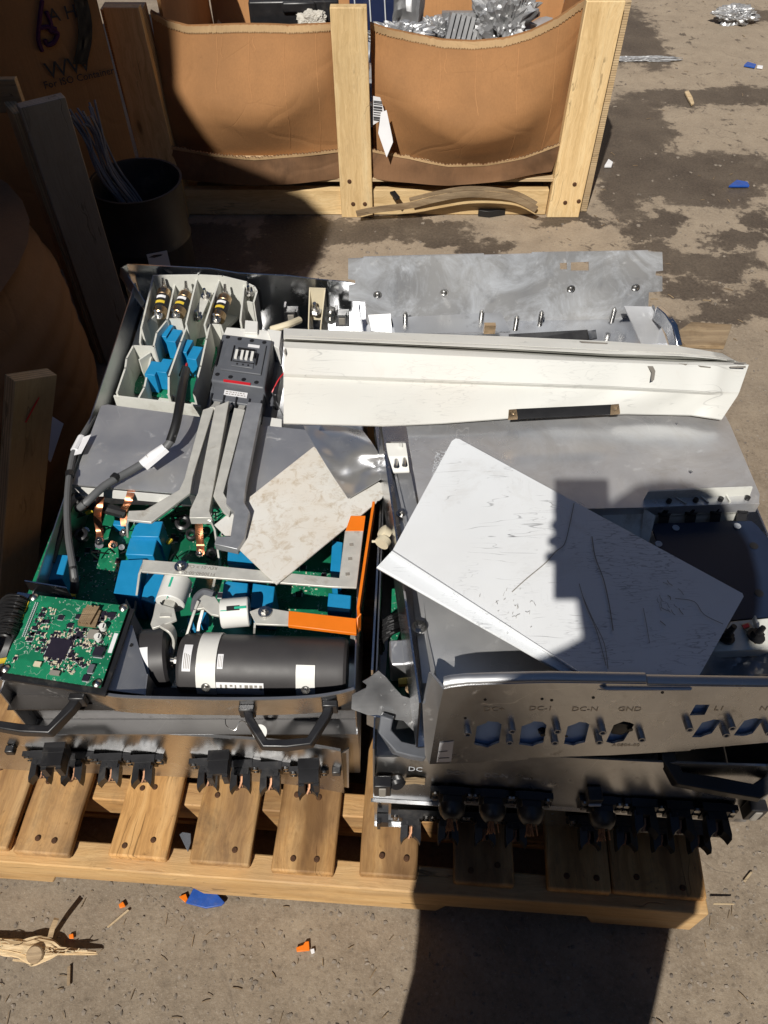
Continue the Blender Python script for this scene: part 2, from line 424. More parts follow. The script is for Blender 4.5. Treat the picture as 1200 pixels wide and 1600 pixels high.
def ground_mat():
    t = NT('yard_concrete'); co = t.raw
    big = t.noise(1.3, 6, .62, co=co); mid = t.noise(11, 6, .68, co=co); fine = t.noise(120, 5, .75, co=co)
    c = t.ramp(mid, [(.25, (.165, .126, .087)), (.5, (.268, .210, .150)), (.75, (.36, .29, .21))])
    c = t.mix(t.rng(big, .35, .65, .0, .45), c, (.215, .18, .14))
    c = t.mix(t.rng(fine, .52, .78, 0, .6), c, (.40, .345, .28)); c = t.mix(t.rng(fine, .46, .28, 0, .6), c, (.075, .06, .045))
    vo = t.voro(95, co=co); sepc = t.n('ShaderNodeSeparateColor'); t.l(vo.outputs['Color'], sepc.inputs[0])
    ag = t.math('MULTIPLY', t.rng(vo.outputs['Distance'], .22, .34, 1, 0), t.math('GREATER_THAN', sepc.outputs[0], .86))
    f2 = t.rng(t.noise(42, 6, .75, co=co), .56, .70); c = t.mix(t.math('MULTIPLY', f2, .5), c, (.11, .085, .06)); f3 = t.rng(t.noise(300, 3, .7, co=co), .60, .70); c = t.mix(t.math('MULTIPLY', f3, .55), c, (.50, .43, .34))
    c = t.mix(t.math('MULTIPLY', ag, .38), c, t.ramp(sepc.outputs[1], [(.1, (.05, .045, .045)), (.5, (.2, .15, .11)), (.9, (.42, .38, .33))]))
    cr = t.rng(t.math('ABSOLUTE', t.math('SUBTRACT', t.noise(3.1, 3, .55, co=co, dist=.6), .5)), 0, .004, 1, 0)
    c = t.mix(t.math('MULTIPLY', t.math('MULTIPLY', cr, t.rng(t.noise(2, 2, co=co), .5, .6)), .5), c, (.07, .055, .045))
    # damp stains left by water
    dn = t.n('ShaderNodeTexNoise'); t.l(co, dn.inputs[0]); dn.inputs['Scale'].default_value = 7; dn.inputs['Detail'].default_value = 7; dn.inputs['Roughness'].default_value = .7
    ds = t.n('ShaderNodeVectorMath', operation='MULTIPLY_ADD'); t.l(dn.outputs['Color'], ds.inputs[0]); ds.inputs[1].default_value = (.34, .34, 0); t.l(co, ds.inputs[2])
    best = None
    for px, py, rx, ry in STAINS:
        p = W(px, py, 0); a = abs(W(px + rx, py, 0).x - p.x); b = abs(W(px, py - ry, 0).y - p.y)
        mp = t.n('ShaderNodeMapping'); mp.vector_type = 'POINT'; t.l(ds.outputs[0], mp.inputs[0])
        mp.inputs['Scale'].default_value = (1 / a, 1 / b, 0); mp.inputs['Location'].default_value = (-(p.x + .17) / a, -(p.y + .17) / b, 0)
        ln = t.n('ShaderNodeVectorMath', operation='LENGTH'); t.l(mp.outputs[0], ln.inputs[0])
        q = t.rng(ln.outputs['Value'], .55, 1.25, 1, 0)
        best = q if best is None else t.math('MAXIMUM', best, q)
    sp = t.math('ADD', best, t.math('MULTIPLY', t.math('SUBTRACT', t.noise(26, 6, .72, co=co), .5), 1.5))
    near = t.math('MULTIPLY', t.rng(best, .0, .3), 1)
    st = t.math('MULTIPLY', t.math('ADD', t.math('MULTIPLY', t.rng(sp, .10, .80), .45), t.math('MULTIPLY', t.rng(sp, .40, .56), .55)), near)
    sxyz = t.n('ShaderNodeSeparateXYZ'); t.l(co, sxyz.inputs[0])
    far = t.math('MULTIPLY', t.rng(sxyz.outputs[1], 1.5, 2.2), t.rng(sxyz.outputs[0], -1.2, -.2))
    c = t.mix(t.math('MULTIPLY', far, .42), c, t.mix(.5, c, (.62, .50, .37)))
    spk = t.math('MULTIPLY', t.math('MULTIPLY', t.rng(t.noise(17, 7, .72, co=co, dist=.5), .585, .63), far), .85)
    st = t.math('MAXIMUM', st, spk)
    c = t.mix(t.math('MULTIPLY', st, t.rng(t.noise(5, 5, .7, co=co), .3, .7, .74, .97)), c, t.mix(t.rng(fine, .35, .7), (.034, .026, .022), (.10, .078, .062)))
    t.bump(t.math('ADD', t.math('MULTIPLY', fine, .7), t.math('MULTIPLY', mid, 1.2)), .55, .004)
    r = t.rng(st, 0, 1, .92, .55)
    return t.out(c, r)
STAINS = [(950, 40, 75, 55), (1005, 70, 40, 40), (1190, 25, 60, 12), (1085, 155, 140, 15), (1180, 150, 60, 18), (995, 200, 60, 60), (960, 260, 45, 80),
          (1010, 260, 60, 40), (1120, 268, 120, 34), (1080, 300, 130, 22), (1020, 350, 70, 18), (900, 345, 60, 10), (1010, 390, 45, 25), (1180, 345, 30, 25), (1100, 415, 110, 22),
          (1160, 380, 60, 14), (1085, 455, 60, 22), (1180, 470, 60, 30), (1130, 495, 60, 16), (610, 352, 150, 16), (690, 372, 80, 14), (560, 362, 90, 16), (760, 385, 50, 12), (450, 380, 60, 60), (300, 390, 120, 50),
          (1050, 510, 60, 14)]
GROUND = ground_mat()
M = dict(
    alu=alu('brushed_aluminium', .72, .20, .6),
    alu_dark=alu('dull_aluminium', .55, .32, .45),
    alu_white=alu('oxidised_aluminium', .50, .40, .95, dirt=(.40, .42, .45), metal=.9, mott=.3),
    alu_mirror=alu('shiny_aluminium', .68, .22, .5, bend=.3), alu_curl=alu('curled_aluminium', .62, .30, .5, metal=.82),
    alu_soft=alu('satin_aluminium', .70, .46, .35, bend=.06, metal=.82),
    tin=simple('tinned_busbar', (.64, .63, .58), .45, .30, .12, 40, .15, (.42, .38, .32)),
    etch=simple('etched_mark', (.52, .48, .43), .5, .9, .1, 30), alu_front=alu('scuffed_aluminium', .64, .27, .9, bend=.14, metal=1.0, mott=.30, dirt=(.34, .31, .28)), skytint=simple('pale_sky_tint', (.36, .56, .95), .5, 0, .1, 12), tin_grey=simple('grey_busbar', (.45, .46, .48), .42, .6, .15, 40, .15),  # pale blue here holds the sky light of the panel cutouts
    steel=simple('zinc_steel', (.55, .54, .52), .28, 1, .2, 60),
    white=white_paint('scratched_white_paint', (.76, .785, .81), 1.0, .22, (.30, .25, .19), thr=.56),
    cream=white_paint('creamy_white_paint', (.67, .67, .635), .35, .16, (.45, .28, .14), thr=.60, dsc=14),
    dirty=white_paint('soiled_white_paint', (.80, .79, .75), .25, .75, (.40, .29, .16), thr=.50, dsc=46),
    plastic_w=simple('pale_grey_plastic', (.66, .66, .61), .5, 0, .10, 20, .1, (.36, .33, .27)),
    plastic_wl=simple('white_plastic', (.76, .755, .72), .45, 0, .06, 20),
    plastic_g=simple('grey_plastic', (.115, .122, .138), .42, 0, .12, 30, .08),
    plastic_k=simple('black_plastic', (.018, .018, .020), .36, 0, .2, 30, .08, (.07, .065, .06)),
    can=simple('black_can', (.048, .045, .046), .50, 0, .15, 12, .05, (.06, .055, .05)),
    rubber=simple('grey_cable_sheath', (.115, .118, .122), .5, 0, .08, 30),
    black=simple('black_sheath', (.014, .014, .015), .45, 0, .2, 30),
    blue=simple('blue_core', (.012, .245, .50), .42, 0, .07, 60, .06, (.03, .25, .46)),
    orange=simple('orange_tape', (.85, .20, .01), .42, 0, .06, 30),
    red=simple('red_plastic', (.62, .02, .03), .4, 0, .1, 30),
    copper=simple('copper', (.62, .25, .13), .30, .9, .25, 50),
    copper_old=simple('dull_copper', (.26, .13, .07), .5, .6, .3, 60), solder=simple('solder_tin', (.74, .75, .74), .4, .3, .1, 60),
    alu_cover=alu('smooth_aluminium', .74, .30, .55, bend=.05, metal=.66, dirt=(.36, .31, .25), mott=.3), alu_rear=alu('stained_aluminium', .40, .45, 1.0, dirt=(.74, .78, .84), metal=.5, mott=.75),
    navy=simple('navy_lid', (.010, .019, .045), .42, 0, .25, 8, .05), recess=simple('shade_dark_metal', (.035, .03, .027), .45, .5, .2, 12),  # recess tone has shade put into the metal colour
    brass=simple('brassy_metal', (.70, .50, .30), .3, 1, .2, 50),
    ceramic=simple('black_sleeve', (.02, .02, .022), .4, 0, .1, 30),
    yellow=simple('yellow_plastic', (.72, .52, .05), .4, 0, .1, 30),
    green=simple('green_mark', (.02, .42, .27), .5, 0, .1, 30),
    pcb=circuit('green_circuit_board'),
    chip=simple('chip_resin', (.022, .018, .030), .34, 0, .1, 40),
    ivory=simple('ivory_plastic', (.70, .62, .45), .45, 0, .1, 30),
    ink=simple('dark_ink', (.05, .05, .055), .7, 0, .1, 30),
    inkpale=simple('pale_ink', (.5, .52, .55), .6, 0, .1, 30),
    inkgrey=simple('grey_ink', (.26, .24, .21), .7, 0, .1, 30),
    paper=simple('white_paper', (.80, .80, .82), .7, 0, .05, 20),
    crate=wood('pale_crate_wood', (.60, .40, .18), (.80, .57, .29), (.86, .66, .37), .82, .6, .10, grey=.06, crack=.5),
    pallet=wood('weathered_pallet_wood', (.35, .17, .055), (.60, .33, .118), (.74, .455, .195), .74, .7, .58, grey=.22),
    pale=wood('fresh_pallet_wood', (.48, .275, .105), (.65, .40, .17), (.74, .50, .24), .9, .65, .25),
    ply=wood('plywood', (.52, .36, .19), (.64, .47, .27), (.70, .54, .33), 2, .65, .2, .6, True),
    greyply=wood('grey_plywood', (.56, .48, .38), (.66, .57, .46), (.72, .64, .53), 2, .7, .2, .6, True),
    split=wood('splintered_wood', (.50, .34, .17), (.66, .50, .30), (.78, .64, .42), 2, .7, .2),
    bark=wood('brown_bark', (.20, .13, .07), (.33, .23, .13), (.50, .37, .22), 2, .8, .4),
    card=cardboard('cardboard', (.36, .175, .066)),
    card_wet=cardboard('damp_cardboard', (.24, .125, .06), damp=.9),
    card_pale=cardboard('torn_cardboard_edge', (.50, .33, .17)),
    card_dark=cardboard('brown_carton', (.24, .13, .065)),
    card_or=cardboard('orange_carton', (.50, .25, .10)),
    drum=simple('black_drum', (.035, .034, .036), .45, 0, .3, 14, .1, (.10, .09, .08)),
    rust=simple('rusty_nail', (.10, .045, .02), .7, .3, .4, 60),
    foil=alu('crumpled_foil', .48, .46, .6, False, bend=.2, metal=.75),
    film=simple('clear_film', (.35, .36, .38), .25, .2, .3, 9),
    wire=simple('bluegrey_wire', (.22, .24, .29), .45, .1, .2, 30),
    bluep=simple('blue_plastic', (.02, .09, .40), .45, 0, .25, 50, .1, (.08, .12, .3)),
    cell=simple('dark_blue_panel', (.02, .03, .08), .2, 0, .2, 8),
    shirt=simple('dark_clothing', (.04, .045, .06), .9, 0, .2, 20), skin=simple('skin', (.5, .3, .2), .5, 0, .1, 20),
    clad=simple('grey_cladding', (.16, .15, .14), .7, 0, .2, 2),
    violet=simple('purple_ink', (.08, .015, .07), .8, 0, .2, 30), glove=simple('pale_fabric', (.55, .52, .46), .9, 0, .15, 30, .2),
    grit=simple('grit', (.25, .21, .17), .9, 0, .5, 60),
)

# ------------------------------------------------------------------ ground
mb = MB(); mb.add([(-60, -60, 0), (60, -60, 0), (60, 60, 0), (-60, 60, 0)], [(0, 1, 2, 3)])
tag(mb.build('ground', GROUND, smooth=0), kind='structure')
rg = random.Random(3); mb = MB()
for i in range(1500):
    if i < 750: p = W(rg.uniform(-20, 1220), rg.uniform(1380, 1620), 0); s = rg.choice((.0012, .0015, .002, .003))
    elif i < 1000: p = W(rg.uniform(1130, 1230), rg.uniform(560, 1500), 0); s = rg.choice((.0015, .002, .003))
    else: p = W(rg.uniform(300, 1230), rg.uniform(0, 540), 0); s = rg.choice((.002, .003, .004, .006))
    mb.ball((p.x, p.y, s * .2), (s * rg.uniform(.8, 1.6), s * rg.uniform(.8, 1.6), s * .6), RZ(rg.uniform(0, 3)), 1, .5, 2, i)
o = mb.build('grit', M['grit']); tag(o, kind='stuff')
mb = MB()
for i in range(150):
    p = W(rg.uniform(-20, 1220), rg.uniform(1385, 1620), 0) if i < 90 else W(rg.uniform(880, 1230), rg.uniform(0, 560), 0)
    a = rg.uniform(0, 6.28); L = rg.uniform(.002, .009) * (1 if i < 90 else 1.6); d = V((math.cos(a), math.sin(a), rg.uniform(0, .1)))
    mb.bar([p + UP * .002 - d * L, p + UP * .003, p + UP * .002 + d * L], (.0007 + .0003 * (i % 3)) * (1 if i < 90 else 2.2), .0008)
tag(mb.build('wood_chips', M['bark']), kind='stuff')

# ------------------------------------------------------------------ unseen caster added at left and the photographer: they cast the two big shadows
sx = [(-.98, 0), (-.98, 2.58), (-1.03, 2.86), (-1.14, 2.98), (-1.40, 3.10), (-1.51, 3.33), (-1.50, 3.60), (-3.6, 3.75), (-3.6, 0)]  # outline fitted to the wanted shade edge on the left
shade_caster = thing('shade_caster', 'unseen grey stepped caster added to lay shade over the left crates', 'shade_caster', (-2.2, -1.1, 0))
mb = MB(); mb.prism([V((x, -.1, z)) for x, z in sx], (-.80, -2.0, 0)); mb.build('wall', M['clad'], shade_caster)
mb = MB(); mb.box((-2.3, -.085, 1.0), (.9, .03, 2.0)); mb.build('door', M['plastic_g'], shade_caster)

wh = thing('reflection_wall', 'unseen tan wall added far beyond the crate to tint the cover plate reflection', 'reflection_wall', (0, 13, 0))  # unseen wall added so the cover plate mirrors something tan
mb = MB(); mb.box((8, 13.5, 6.3), (15, 1, 12.6)); mb.build('wall', simple('tan_cladding', (.62, .47, .32), .8, 0, .15, .6), wh)
mb = MB(); mb.box((8, 12.9, 12.7), (15.4, 1.6, .25)); mb.build('roof_edge', M['clad'], wh)
dk = simple('dark_blocker_coat', (.055, .06, .065), .8, 0, .2, .6)
sb = thing('rear_blocker', 'unseen dark block added behind the photographer to hold back bright sky', 'rear_blocker', (0, -11, 0))  # unseen block added to keep low bright sky off the shade
mb = MB(); mb.box((0, -11.5, 3.6), (36, 3, 7.2)); mb.build('wall', dk, sb); mb = MB(); mb.box((0, -11.5, 7.3), (36.6, 3.8, .2)); mb.build('roof', M['clad'], sb)
mb = MB(); mb.box((2, -9.98, 2.0), (4, .06, 4)); mb.build('door', M['plastic_g'], sb)
for i, (y, lb) in enumerate(((-3.2, 'unseen dark boxes added right of the yard to block sky, nearer stack'), (3.2, 'unseen dark boxes added right of the yard to block sky, farther stack'))):
    ct_ = thing('blocker_stack', lb, 'container stack', (6.2, y, 0), 'container stacks right of the yard')  # unseen stacks added to block sky light from the right
    for k in range(3): mb = MB(); mb.box((6.4 + .03 * k, y, 1.3 + 2.6 * k), (2.4, 6.1, 2.58)); mb.build('blocker', dk, ct_)
for x in (3, 9): mb = MB(); mb.box((x, 12.97, 2.2), (4.2, .06, 4.4)); mb.build('door', M['plastic_g'], wh)

def skin_body(name, verts, edges, radii, m, parent, sub=2):
    o0 = WLOC[parent.name]
    me = bpy.data.meshes.new(name); me.from_pydata([V(v) - o0 for v in verts], edges, [])
    o = bpy.data.objects.new(name, me); COL.objects.link(o); o.parent = parent; WLOC[o.name] = o0
    me.materials.append(m)
    sk = o.modifiers.new('skin', 'SKIN'); sk.use_smooth_shade = True
    if not me.skin_vertices: bpy.context.view_layer.objects.active = o
    lay = me.skin_vertices[0] if me.skin_vertices else me.attributes.new('skin', 'FLOAT', 'POINT')
    for i, r in enumerate(radii):
        lay.data[i].radius = r if hasattr(r, '__len__') else (r, r)
        lay.data[i].use_root = (i == 0)
    s = o.modifiers.new('sub', 'SUBSURF'); s.levels = sub; s.render_levels = sub
    return o
PX, PY = .035, -.37
person = thing('person', 'person in dark clothes holding a phone out over the pallet, seen as the long shadow', 'person', (PX, PY, 0))
vs, es, rs = [], [], []
def pv(x, y, z, r, par=None):
    vs.append((x, y, z)); rs.append(r)
    if par is not None: es.append((par, len(vs) - 1))
    return len(vs) - 1
pel = pv(PX, PY, .97, (.17, .11)); wai = pv(PX, PY, 1.10, (.16, .10), pel); che = pv(PX + .01, PY + .02, 1.36, (.17, .11), wai)
nk = pv(PX + .03, PY + .04, 1.49, .058, che); hd = pv(PX + .035, PY + .08, 1.58, (.082, .095), nk); tp = pv(PX + .035, PY + .08, 1.65, (.066, .08), hd)
pv(PX + .035, PY + .175, 1.59, .016, hd)
for s_ in (-1, 1):
    h = pv(PX + s_ * .10, PY, .82, .10, pel); k = pv(PX + s_ * .11, PY + .03, .48, .075, h); a = pv(PX + s_ * .12, PY - .01, .09, .05, k); t_ = pv(PX + s_ * .14, PY + .13, .045, .045, a)
    sh = pv(PX + s_ * .165, PY + .02, 1.40, .058, che)
    if s_ < 0:
        el = pv(PX - .185, PY, 1.08, .046, sh); wr = pv(PX - .175, PY + .05, .84, .032, el); pm = pv(PX - .17, PY + .06, .77, .034, wr)
        for q in range(4): pv(PX - .165, PY + .035 + q * .02, .665, .008, pv(PX - .17, PY + .035 + q * .02, .71, .0095, pm))
        pv(PX - .13, PY + .10, .72, .009, pv(PX - .145, PY + .09, .75, .011, pm))
    else:
        el = pv(.175, -.21, 1.13, .052, sh); wr = pv(.070, -.110, 1.295, .033, el); pm = pv(.062, -.092, 1.37, .034, wr)
        for q in range(4):
            f1 = pv(.045, -.062 + q * .004, 1.355 + q * .024, .0095, pm); f2 = pv(.010, -.052 + q * .004, 1.362 + q * .024, .009, f1); pv(-.012, -.062 + q * .006, 1.366 + q * .024, .008, f2)
        pv(.085, -.05, 1.45, .010, pv(.09, -.075, 1.42, .013, pm))
skin_body('body', vs, es, rs, M['skin'], person)
coat = MB(); cp = [(.44, .172), (.63, .19), (.80, .215), (.95, .226), (1.10, .224), (1.25, .218), (1.36, .208), (1.42, .180), (1.47, .125), (1.52, .075)]
def coatf(u, v):
    k = v * (len(cp) - 1); i = min(int(k), len(cp) - 2); t = k - i; z = cp[i][0] + (cp[i + 1][0] - cp[i][0]) * t; r = cp[i][1] + (cp[i + 1][1] - cp[i][1]) * t
    a = 2 * math.pi * u; q = 1 + .05 * noise.noise(V((math.cos(a) * 2, math.sin(a) * 2, z * 5)))
    return V((PX + r * q * math.cos(a), PY + .62 * r * q * math.sin(a), z))
coat.grid(coatf, 36, 27); coat.build('coat', M['shirt'], person)
slv = MB(); slv.tube([(PX + .155, PY + .02, 1.44), (PX + .185, PY + .06, 1.28), (.195, -.22, 1.13), (.13, -.165, 1.20), (.078, -.115, 1.285)], .068, 14, 4, .042); slv.build('sleeve', M['shirt'], person)
hr = MB(); hr.ball((PX + .044, PY + .055, 1.590), (.122, .118, .155), None, 3, .08, 3, 5); hr.build('hood', M['shirt'], person)
_up = V((0, _s, _c)); _fw = V((0, _c, -_s))
ph = MB(); Mph = Matrix((V((1, 0, 0)), _up, -_fw)).transposed()
ph.box(V((0, 0, CAM_Z)) - _up * .082 + V((.028, 0, 0)) - _fw * .014, (.078, .155, .008), M=Mph)
tag(ph.build('phone', M['plastic_k'], bevel=.002, org=V((.028, -.05, 1.42))), 'black phone held out over the pallet in one hand', 'phone')
# ------------------------------------------------------------------ unseen cartons added left of the yard to cut sky light
tw = thing('shade_stack', 'unseen stack of brown cartons added left of the plywood crate to keep it dark', 'shade stack', (-1.9, .9, 0))
for i in range(4):
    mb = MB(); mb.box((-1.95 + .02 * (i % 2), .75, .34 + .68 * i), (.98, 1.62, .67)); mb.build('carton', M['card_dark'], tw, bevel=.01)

# ------------------------------------------------------------------ pallet
pal = thing('wooden_pallet', 'weathered brown wooden pallet under the two stacks of opened electrical units', 'pallet', (-.1, .85, 0))
PO = V((.500, .318, 0)); ang = -math.atan2(.069, .9976)
ex = V((-math.cos(ang), -math.sin(ang), 0)); ey = V((-math.sin(ang), math.cos(ang), 0))
def pp(a, b, z): return PO + ex * a + ey * b + UP * z
ZT = .14; TH = .018
rb = random.Random(11)
edges = []                                      # deck boards: image x of left and right ends at the front edge
for (l, r, py, m, fr) in ((-110, 8, 1332, 'pallet', 0), (15, 106, 1339, 'pallet', 0), (165, 258, 1348, 'pallet', .0), (293, 389, 1354, 'pallet', 0), (422, 521, 1365, 'pallet', 0),
                          (560, 652, 1373, 'pallet', 0), (709, 804, 1381, 'pallet', 0), (857, 956, 1396, 'pallet', 0), (960, 1107, 1408, 'pallet', 0)):
    a, b = W(l, py, ZT), W(r, py, ZT); w = (b - a).length
    c = (a + b) / 2; dl = (c - PO).dot(ex)
    p0 = pp(dl, .012 + rb.uniform(-.002, .004), ZT - TH / 2 + rb.uniform(-.001, .001)); p1 = pp(dl + rb.uniform(-.006, .006), 1.03, ZT - TH / 2)
    o = board('deck_board', p0, p1, w, TH, UP, M[m], pal, .0035, .0008, rb)
    WLOC[o.name] = WLOC[pal.name]; edges.append((dl, w, o))
nailm = MB(); nailm.cyl((0, 0, -.004), (0, 0, .0008), .0052, .0046, 12); nailm.cyl((0, 0, .0008), (0, 0, .0018), .0042, .0034, 10); nailme = nailm.mesh('nail', M['rust'])
holem = MB(); holem.cyl((0, 0, -.001), (0, 0, .0006), .005, .005, 10); holeme = holem.mesh('nail_hole', M['rust'])
for dl, w, o in edges:
    for (u, b) in ((-.22, .035), (.2, .038), (-.05, .135), (.27, .125)):
        if rb.random() < .12: continue
        p = pp(dl + u * w + rb.uniform(-.008, .008), b + rb.uniform(-.008, .008), ZT + .0008)
        n_ = bpy.data.objects.new('nail', nailme); COL.objects.link(n_); n_.parent = o
        n_.matrix_local = LMAT[o.name].inverted() @ Matrix.Translation(p - WLOC[pal.name])
def stringer(b0, thick, name, m, z0=.022, z1=ZT - TH - .001, notch=True):
    L = 1.219; zr = z0 + (.034 if notch else 0)
    prof = [(0, z0), (.162, z0), (.176, zr), (.40, zr), (.414, z0), (.805, z0), (.82, zr), (1.045, zr), (1.06, z0), (L, z0), (L, z1), (0, z1)]
    me = MB(); me.prism([V((x - L / 2, -thick / 2, z - .07)) for x, z in prof], (0, thick, 0))
    mesh = me.mesh(name, m)
    o = put(mesh, name, pal, pp(L / 2, b0 + thick / 2, .07), frame(ex * -1, UP).copy() if False else Matrix((ex, UP.cross(ex), UP)).transposed())
    bv = o.modifiers.new('bevel', 'BEVEL'); bv.width = .003; bv.segments = 2; bv.limit_method = 'ANGLE'
    return o
stringer(-.002, .042, 'stringer', M['pale'])
stringer(.108, .040, 'stringer', M['pallet'])
stringer(.50, .040, 'stringer', M['pallet'])
stringer(.99, .042, 'stringer', M['pallet'])
for b in (.16, .52, .90):
    board('bottom_board', pp(.004, b, .011), pp(1.215, b, .011), .09, .018, UP, M['pallet'], pal, .002)

# ------------------------------------------------------------------ crate at the back
YC = 2.55
cr = thing('wooden_crate', 'open cardboard lined crate with pale wooden posts full of foil scrap', 'crate', (-.05, 3.0, 0))
def post(name, x0b, x1b, x0t, x1t, ztop, m, th=.032, yb=YC):
    mb = MB(); pts = [V((x0b, yb, .0)), V((x1b, yb, .0)), V((x1t, yb, ztop)), V((x0t, yb, ztop))]
    c = sum(pts, V()) / 4; z = (V((x0t + x1t, 0, 2 * ztop)) - V((x0b + x1b, 0, 0))).normalized()
    fr = frame(z, V((0, -1, 0)))
    inv = fr.inverted(); mb.prism([inv @ (p - c) for p in pts], inv @ V((0, th, 0)))
    o = put(mb.mesh(name, m), name, cr, c, fr)
    b = o.modifiers.new('bevel', 'BEVEL'); b.width = .002; b.segments = 2; b.limit_method = 'ANGLE'; return o
zt = Wy(545, 12, YC).z
p_l = post('post', -.795, -.672, Wy(160, 12, YC).x, Wy(217, 14, YC).x, Wy(190, 12, YC).z, M['crate'])
p_m = post('post', Wy(534, 340, YC).x, Wy(583, 340, YC).x, Wy(515, 10, YC).x, Wy(573, 10, YC).x, zt, M['crate'])
p_r = post('post', Wy(855, 335, YC).x, Wy(905, 335, YC).x, Wy(917, 2, YC).x, Wy(978, 2, YC).x, Wy(945, 2, YC).z, M['crate'])
mb = MB()                                       # second ply of the right post seen on its edge
pr = [Wy(907, 335, YC).x, Wy(980, 2, YC).x]; zz = Wy(945, 2, YC).z
mb.prism([V((pr[0], YC + .034, .004)), V((pr[0] + .028, YC + .034, .004)), V((pr[1] + .022, YC + .034, zz - .01)), V((pr[1], YC + .034, zz - .01))], (0, .05, 0)); mb.build('post_backing', M['ply'], cr)
mb = MB(); mb.prism([V((-.80, YC + .033, .0)), V((-.672, YC + .033, .0)), V((Wy(217, 14, YC).x, YC + .033, zt - .015)), V((Wy(150, 12, YC).x, YC + .033, zt - .015))], (0, .06, 0)); mb.build('post_backing', M['ply'], cr)
for o, sp in ((p_m, ((-.03, .13), (.02, .05), (-.02, .05))), (p_r, ((.0, .12), (-.02, .055), (.025, .06)))):
    for dx, z in sp:
        n_ = bpy.data.objects.new('nail', nailme); COL.objects.link(n_); n_.parent = o
        xm = -.085 if o is p_m else .635
        n_.matrix_local = LMAT[o.name].inverted() @ (Matrix.Translation(V((xm + dx, YC - .001, z)) - WLOC[cr.name]) @ Matrix.Rotation(R(90), 4, 'X') @ Matrix.Scale(1.5, 4))
def interp(tab, x):
    for (a, b), (c, d) in zip(tab, tab[1:]):
        if x <= c: return b + (d - b) * max(0, (x - a)) / (c - a)
    return tab[-1][1]
YS = 2.612
def tent(v, vc):
    vc = max(.2, vc); q = v / vc if v < vc else (1 - v) / (1 - vc)
    return q - .12 * max(0, 1 - abs(v - vc) / .06)
def sleeve(name, topl, botl, m, bulge, y0=YS, nu=48, nv=22, th=.010, seed=1):
    T = [(Wy(x, y, y0).x, Wy(x, y, y0).z) for x, y in topl]; B = [(Wy(x, y, y0).x, Wy(x, y, y0).z) for x, y in botl]
    def fn(u, v):
        xt = T[0][0] + (T[-1][0] - T[0][0]) * u; xb = B[0][0] + (B[-1][0] - B[0][0]) * u
        zt_, zb = interp(T, xt), interp(B, xb); x = xt + (xb - xt) * v; z = zt_ + (zb - zt_) * v
        y = y0 - bulge * math.sin(math.pi * u) ** .8 * tent(v, .60 - .34 * (1.7 * (u - .45 - .15 * (seed > 2))) ** 2 + .05 * noise.noise(V((u * 4, seed, 0)))) + .012 * noise.noise(V((x * 4, z * 5, seed))) + .03 * noise.noise(V((x * 1.8, z * 2.6, seed + 4))) - .05 * abs(noise.noise(V((x * 1.4 + z * 1.2, z * 1.4, seed + 9)))) * (1 - v)
        y += .03 * (1 - v) ** 2 * math.sin(math.pi * u)
        return V((x, y, z))
    mb = MB(); mb.grid(fn, nu, nv, (0, th, 0)); o = mb.build(name, m, cr)
    ms = MB()
    for q_, (uu, va, vb) in enumerate(((.34, .07, .42), (.37, .07, .2), (.52, .07, .45), (.545, .07, .16), (.72, .08, .9), (.90, .06, .97))):
        ms.cut(); ms.bar([fn(uu + .012 * math.sin(q_ + k_ * .7) * (k_ / 8), va + (vb - va) * k_ / 8) + V((0, -.0008, 0)) for k_ in range(9)], .0012, .0010, (0, -1, 0))
    ms.build('crease', M['card_or'], o)
    # torn paler hem along the top
    hm = MB()
    def hem(u, v): q = fn(u, v * .045); return q + V((0, -.004 - .004 * (1 - v), .003 * noise.noise(V((u * 60, seed, 0))) + (.0018 * ((int(u * 150) % 2) * 2 - 1) if v > .9 else 0)))
    hm.grid(hem, 300, 3, (0, .003, 0)); hm.build('hem', M['card_pale'], o)
    return fn
fl = sleeve('front_panel', [(235, 16), (262, 33), (292, 43), (350, 45), (400, 46), (450, 45), (520, 36)], [(262, 240), (400, 246), (530, 246)], M['card'], .085)
frr = sleeve('front_panel', [(578, 37), (605, 48), (640, 57), (690, 67), (740, 68), (790, 61), (830, 48), (870, 28), (912, -2)], [(584, 244), (667, 256), (720, 262), (780, 258), (876, 240)], M['card'], .105, seed=5)
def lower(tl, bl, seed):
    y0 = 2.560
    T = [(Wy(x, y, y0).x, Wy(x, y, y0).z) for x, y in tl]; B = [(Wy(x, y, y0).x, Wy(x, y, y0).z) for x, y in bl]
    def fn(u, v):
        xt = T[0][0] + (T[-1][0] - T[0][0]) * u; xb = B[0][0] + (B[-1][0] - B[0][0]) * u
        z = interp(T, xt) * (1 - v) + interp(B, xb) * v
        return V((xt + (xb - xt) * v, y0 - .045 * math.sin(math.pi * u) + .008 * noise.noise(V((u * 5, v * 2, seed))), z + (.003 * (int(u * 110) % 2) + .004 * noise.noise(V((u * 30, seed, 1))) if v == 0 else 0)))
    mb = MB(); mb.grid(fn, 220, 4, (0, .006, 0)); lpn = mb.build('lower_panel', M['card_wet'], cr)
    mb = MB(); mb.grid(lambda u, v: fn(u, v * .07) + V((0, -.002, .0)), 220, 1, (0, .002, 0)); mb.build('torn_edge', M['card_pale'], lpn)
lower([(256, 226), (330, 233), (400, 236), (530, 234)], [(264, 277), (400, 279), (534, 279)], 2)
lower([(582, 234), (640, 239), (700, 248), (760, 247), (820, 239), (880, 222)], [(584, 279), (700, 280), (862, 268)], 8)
mb = MB()
